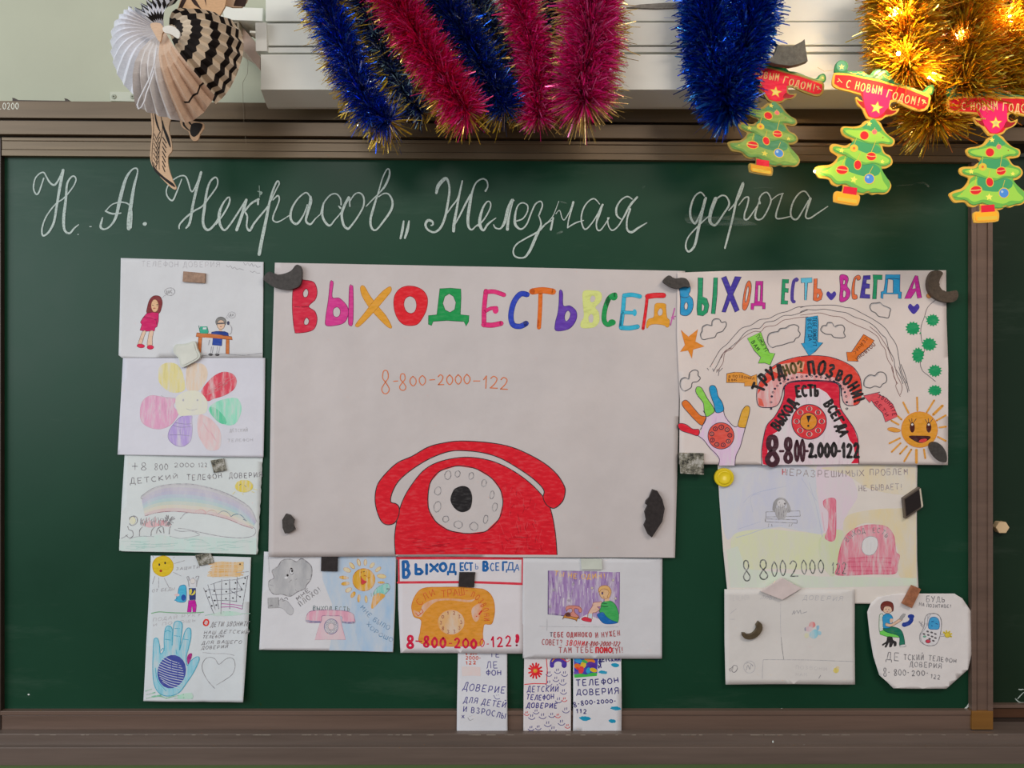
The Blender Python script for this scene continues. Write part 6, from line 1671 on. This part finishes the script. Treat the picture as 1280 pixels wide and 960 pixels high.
    fl('205 790 282 800 276 842 198 832', mat(KD, (206, 28, 50)), smooth=False); fl('165 825 280 842 286 852 285 885 270 892 165 874 158 862', mat('glow_bright' if lit else 'marker', (240, 170, 40)), smooth=False); fl('170 850 280 868 278 888 168 870', mat(KD, (232, 196, 70)), smooth=False)
    orn.flush()
    orn.z = 4.2e-4
    orn.begin('banner_face', 'red printed banner with gilt greeting')
    fl('156 155 235 158 310 174 400 192 480 216 560 234 650 268 690 285 682 325 664 346 630 350 560 322 500 292 462 300 462 340 455 372 420 400 385 404 345 392 330 360 318 330 312 292 300 258 240 240 182 226 150 204', mat(KD, (206, 24, 40)), smooth=False)
    fl('322 240 400 230 470 250 468 300 455 345 420 380 388 398 352 388 335 355 322 320', mat('glow_bright' if lit else 'marker', (214, 28, 62) if not lit else (226, 34, 96)))
    fl('276 292 292 304 318 312 322 345 295 322', mat(KD, (150, 20, 30))); fl('455 345 478 358 505 360 480 378 450 382 432 375', mat(KD, (150, 20, 30)))
    star(392, 342, 42, mat(KD, (214, 110, 60))); star(392, 342, 34, yl); orn.fill([tf((392 + 12 * math.cos(a), 342 + 12 * math.sin(a))) for a in [k * .7 for k in range(9)]], ivory, smooth=False)
    gt = mat('glow_bright' if lit else 'marker', (238, 200, 130))
    sx = math.hypot(M2[0][0], M2[1][0]); sy = math.hypot(M2[0][1], M2[1][1])
    orn.text('С НОВЫМ', [tf((210, 222)), tf((320, 248)), tf((425, 268))], 9.5 * sy, gt, 1.25, fillw=.62, jit=.1)
    orn.text('ГОДОМ!', [tf((440, 278)), tf((540, 308)), tf((640, 332))], 9.5 * sy, gt, 1.25, fillw=.64, jit=.1)
    orn.line([tf((165, 195)), tf((182, 185)), tf((172, 175)), tf((195, 200))], gt, .9); orn.line([tf((655, 320)), tf((668, 302)), tf((650, 298)), tf((676, 318))], gt, .9)
    orn.flush()
    slab('garland_trim', tp_('160 146 155 108 168 80 192 70 222 82 230 108 222 128 262 132 310 135 340 150 352 158 375 130 410 120 450 130 480 165 490 195 540 205 580 220 620 240 660 245 680 222 712 210 722 235 705 268 650 252 560 222 480 205 400 180 310 164 235 148'), dep0 - .004, dep0 + .0004, mat('marker', (34, 112, 74)), root, rel=org, bevel=.0006)
    sg = Surf(dep0 + .0005); sg.G = 400
    o2 = Art(root, sg, org, start=1.2e-4)
    o2.begin('garland_face', 'dark green scroll trim with stars').F(0, 0, 1)
    gg = mat('gloss', (26, 120, 84)); gg2 = mat('gloss', (110, 150, 70))
    o2.fill([tf((192 + 30 * math.cos(k * .5), 105 + 30 * math.sin(k * .5))) for k in range(12)], gg, smooth=False)
    o2.fill(catmull([tf(p) for p in nums('225 136 270 138 318 142 345 158 372 160 384 140 412 128 450 138 474 168 484 196 400 176 310 158 232 144')], True, 2), gg, smooth=False)
    o2.fill(catmull([tf(p) for p in nums('490 200 545 210 590 226 640 244 668 250 690 226 708 222 712 238 700 262 640 250 560 222')], True, 2), gg2, smooth=False)
    for q in ((192, 108, 18), (412, 152, 18), (320, 152, 9), (700, 240, 10)):
        cx, cy, r_ = q
        o2.fill([tf((cx + (r_ if k % 2 == 0 else r_ * .45) * math.sin(k * math.pi / 5), cy - (r_ if k % 2 == 0 else r_ * .45) * math.cos(k * math.pi / 5))) for k in range(10)], mat('gloss', (236, 214, 110)), smooth=False)
    o2.line([tf(p) for p in nums('240 140 270 148 290 140 300 150 320 140 335 152')], gld, .6); o2.line([tf(p) for p in nums('440 150 455 165 470 180 445 170 430 150')], gld, .6)
    o2.flush()
    return root, org
def rotm(deg, s=1.0, shx=0.0, sx=1.0):
    a = math.radians(deg); c_, s_ = math.cos(a), math.sin(a)
    return ((c_ * s * sx, -s_ * s + shx), (s_ * s * sx, c_ * s))
tm, om = ornament(((1, 0), (0, 1)), (1092, 148.5), .205, 'brightest lit Christmas-tree ornament with a tilted red banner, middle of the three', True, 1)
tr_, orr = ornament(rotm(-12.5, .985), (1244, 168), .205, 'glowing Christmas-tree ornament cut by the right edge of the picture', True, 2)
tl, ol = ornament(((.92, .14), (-.10 + .12, .86)), (968, 127), .172, 'unlit dull Christmas-tree ornament beside the royal blue tinsel, leftmost of the three', False, 3)
# LED at the left tip of the bright tree and warm light spilling from the two lit ones
add_bulb(tm, om, P(1019, 214, .202), 0.05, r=.003)
for t_, o_, (x, y) in ((tm, om, (1075, 185)), (tr_, orr, (1236, 205))):
    l = bpy.data.lights.new('ornament_light', 'POINT'); l.energy = .05; l.color = (1.0, .75, .3); l.shadow_soft_size = .01
    o = bpy.data.objects.new('ornament_light', l); COL.objects.link(o); o.location = P(x, y, .17)
# link wire between ornaments
wp = [P(*q, .146) for q in ((1022, 84), (1030, 89), (1040, 88), (1048, 84))]
v, f = tube_mesh([p - wp[0] for p in wp], .0005, 6)
tag(link('link_wire', mesh('link_wire', v, f, [mat('gloss', (190, 180, 140))]), None, wp[0]), 'thin pale wire joining the unlit and the brightest tree ornaments', 'wire')
mgn = slab('magnet', '959 76 968 70 972 56 982 58.5 992 58 1000 54 1006 48.5 1008 66 1010 76 1000 80 988 82.5 970 80', .185, .197, mat('magnet', (74, 74, 70)), bevel=.0012)[0]
tag(mgn, 'dark grey curved magnet stuck on the white housing above the unlit tree ornament', 'magnet')

# ------------------------------------------------------------------ pleated paper zebra ornament
zo = P(215, 60, .20)
zeb = empty('paper_zebra_ornament', zo)
tag(zeb, 'pleated black and white striped paper zebra decoration hanging at the top left', 'paper decoration')
ZW = mat('pleat', (222, 224, 232)); ZB = mat('pleat', (34, 28, 26), 1.0); ZC_ = mat('pleat', (190, 162, 136)); ZT = mat('pleat', (184, 148, 112))
def fan(name, pole, a0, a1, n, Rf, rings, colf, dpole, bulge, amp, swirl=0.0, rzig=0.0, mats=(ZW, ZB), zig_scale=None):
    """accordion fan: pleats run from the pole outwards; rings of (fraction); colf(i) -> material of ring i"""
    V, Fc, MI = [], [], []
    k = (D - dpole) / D
    c0 = P(pole[0], pole[1], dpole)
    nr = len(rings)
    for j in range(n * 2 + 1):
        t = j / (n * 2)
        a = math.radians(a0 + (a1 - a0) * t)
        R = Rf(t)
        sgn = 1 if j % 2 == 0 else -1
        for i, fr in enumerate(rings):
            f_ = fr + (rzig * sgn * min(1, fr * 1.5) if 0 < i < nr - 1 else (rzig * .5 * sgn if i == nr - 1 else 0))
            r_ = R * f_
            aa = a + swirl * (fr - .5) * fr
            x = r_ * math.cos(aa) * S * k; z = -r_ * math.sin(aa) * S * k
            y = -(bulge * math.sin(math.pi * min(1, fr * .92)) + sgn * amp * fr * (1 if fr < .9 else .9))
            V.append(c0 + Vector((x, y, z)) - zo)
    for j in range(n * 2):
        for i in range(nr - 1):
            a_ = j * nr + i
            Fc.append([a_, a_ + 1, a_ + nr + 1, a_ + nr]); MI.append(colf(i, j / (n * 2)))
    o = link(name, mesh(name, V, Fc, list(mats), MI), zeb)
    return o
def tab(vals):
    def f_(t):
        x = t * (len(vals) - 1); i = min(len(vals) - 2, int(x)); return vals[i] + (vals[i + 1] - vals[i]) * (x - i)
    return f_
# angles: 0 = right, 90 = down, 180 = left, 270 = up
fine = [i / 12 for i in range(13)]
fan('white_flank', (203, 40), 78, 208, 12, tab([104, 90, 80, 70, 62, 57, 48, 41]), fine, lambda i, t: 0, .20, .055, .0045, swirl=.36)
fan('striped_neck', (205, 40), 205, 300, 7, tab([44, 39, 38, 38, 40]), [0, .25, .42, .60, .76, .90, 1.0], lambda i, t: 1 if i in (1, 3, 5) and t > .12 else 0, .20, .030, .005, rzig=.09)
fan('pleated_belly', (206, 38), 52, 106, 7, tab([108, 118, 124, 114, 108, 104]), [0, .12, .25, .4, .55, .68, .8, .86, .875, .93, 1.0], lambda i, t: 1 if i == 7 and t < .35 else (2 if t < .5 else 3), .215, .060, .006, rzig=.03,
    mats=(ZW, ZB, mat('pleat', (184, 158, 136)), mat('pleat', (190, 186, 184))))
fan('striped_body', (212, 42), -26, 56, 9, tab([46, 68, 86, 95, 99, 101, 104, 108, 110]), [0, .17, .30, .44, .575, .685, .77, .85, .90, .94, .97, 1.0], lambda i, t: 1 if i in (1, 3, 5, 7, 9) else 0, .195, .055, .0055, rzig=.032, mats=(mat('pleat', (186, 170, 148)), ZB))
def zslab(n, q, d0, d1, m_, smooth=True, bev=0): return slab(n, q, d0, d1, m_, zeb, rel=zo, smooth=smooth, bevel=bev)[0]
# folded beige sheet and rolled edge at the pole
zslab('paper_knot', '188 30 200 29 206 36 222 40 224 47 214 44 204 40 200 52 194 44', .262, .266, ZC_)
zslab('paper_roll', '204 34 214 32 224 39 223 48 214 43 205 40', .268, .272, mat('pleat', (200, 198, 190)))
# head and mane sheet: tan card with dark bars, running up out of the picture
zslab('mane_card', '214 33 222 12 230 -14 262 -16 285 -12 281 8 272 24 254 20 238 26 224 33', .205, .209, ZT, smooth=False)
sz = Surf(.2092); sz.G = 400
za = Art(zeb, sz, zo, start=1.2e-4); za.begin('mane_stripes', 'dark brown bars').F(0, 0, 1)
BK = mat('pleat', (52, 30, 22), 1.0)
for q in ('213 32 224 8 232 -14 240 -14 228 10 220 30', '236 -14 252 12 243 6 232 -10', '238 26 228 14 226 10 240 22', '252 -14 258 8 256 -14'):
    za.fill(nums(q), BK, smooth=False)
za.flush()
zslab('ear_card', '280 6 286 -14 314 -14 308 2 302 9 290 9', .185, .189, ZC_, smooth=False)
zslab('ear_stripe', '282 4 286 -12 278 -12 277 4', .1892, .1902, BK, smooth=False); zslab('ear_stripe', '292 7 298 -12 312 -12 306 8', .1892, .1902, BK, smooth=False)
# long tail card and small hoof
zslab('tail_card', '190 134 189 150 190 165 188 185 188 200 193 212 204 225 216 236 220.5 235 216 225 211 210 210 196 215 188 214 175 211 162 213 150 218 144 205 136', .150, .153, mat('pleat', (186, 156, 126)))
s3 = Surf(.1532); s3.G = 400
tz = Art(zeb, s3, zo, start=1e-4); tz.begin('tail_markings', 'black printed hair strokes').F(0, 0, 1)
tz.fill('189.5 200 194 210 205 221 216 229 219 234 213 231 203 223 193 213', ZB)
tz.fill('203 150 206 160 211 172 213.5 184 211 181 206 168 203 158', ZB); tz.fill('193 138 196 150 199 160 201 166 197 160 194 150', ZB)
for i in range(7):
    y = 165 + i * 6
    tz.line([(200 - i * .4, y), (196 - i * .2, y + 8)], ZB, .9); tz.line([(192.5 - i * .2, y + 2), (196, y + 10)], ZB, .7)
    tz.line([(203, y + 6), (208 - i * .3, y + 14)], ZB, 1.1)
tz.line([(200, 140), (203, 160), (199, 185), (199, 212)], ZB, .7)
tz.line([(190.5, 140), (192, 160), (190, 190), (190, 202)], BK, .5); tz.flush()
zslab('leg_card', '225 146 227 158 235 164 238 172 242 176 247 175 250 168 255 160 254 154 246 152 240 150 234 142', .155, .158, mat('pleat', (180, 148, 118)))
zslab('hoof', '237.5 162 240 155 246 153.5 252.5 155 252 160 247 168 242 171 238.5 168', .158, .1585, ZB)
zslab('leg_stripe', '229 147 231 156 237 163 234 162 228.5 156', .158, .1585, ZB); zslab('leg_stripe', '234 148 236 154 240 157 236 150', .158, .1585, ZB)
# white ribbon loop hanging in front of the flank
lp_ = [P(x, y, .285) - zo for x, y in ((196, 60), (193, 80), (187, 98), (180, 112), (174, 124), (171.5, 131), (173, 136.5), (177, 134), (181, 126), (183, 117), (188, 104), (193, 88))]
v, f = tube_mesh(lp_, .0013, 6)
link('ribbon_loop', mesh('ribbon_loop', v, f, [mat('pleat', (232, 234, 240))], smooth=True), zeb)
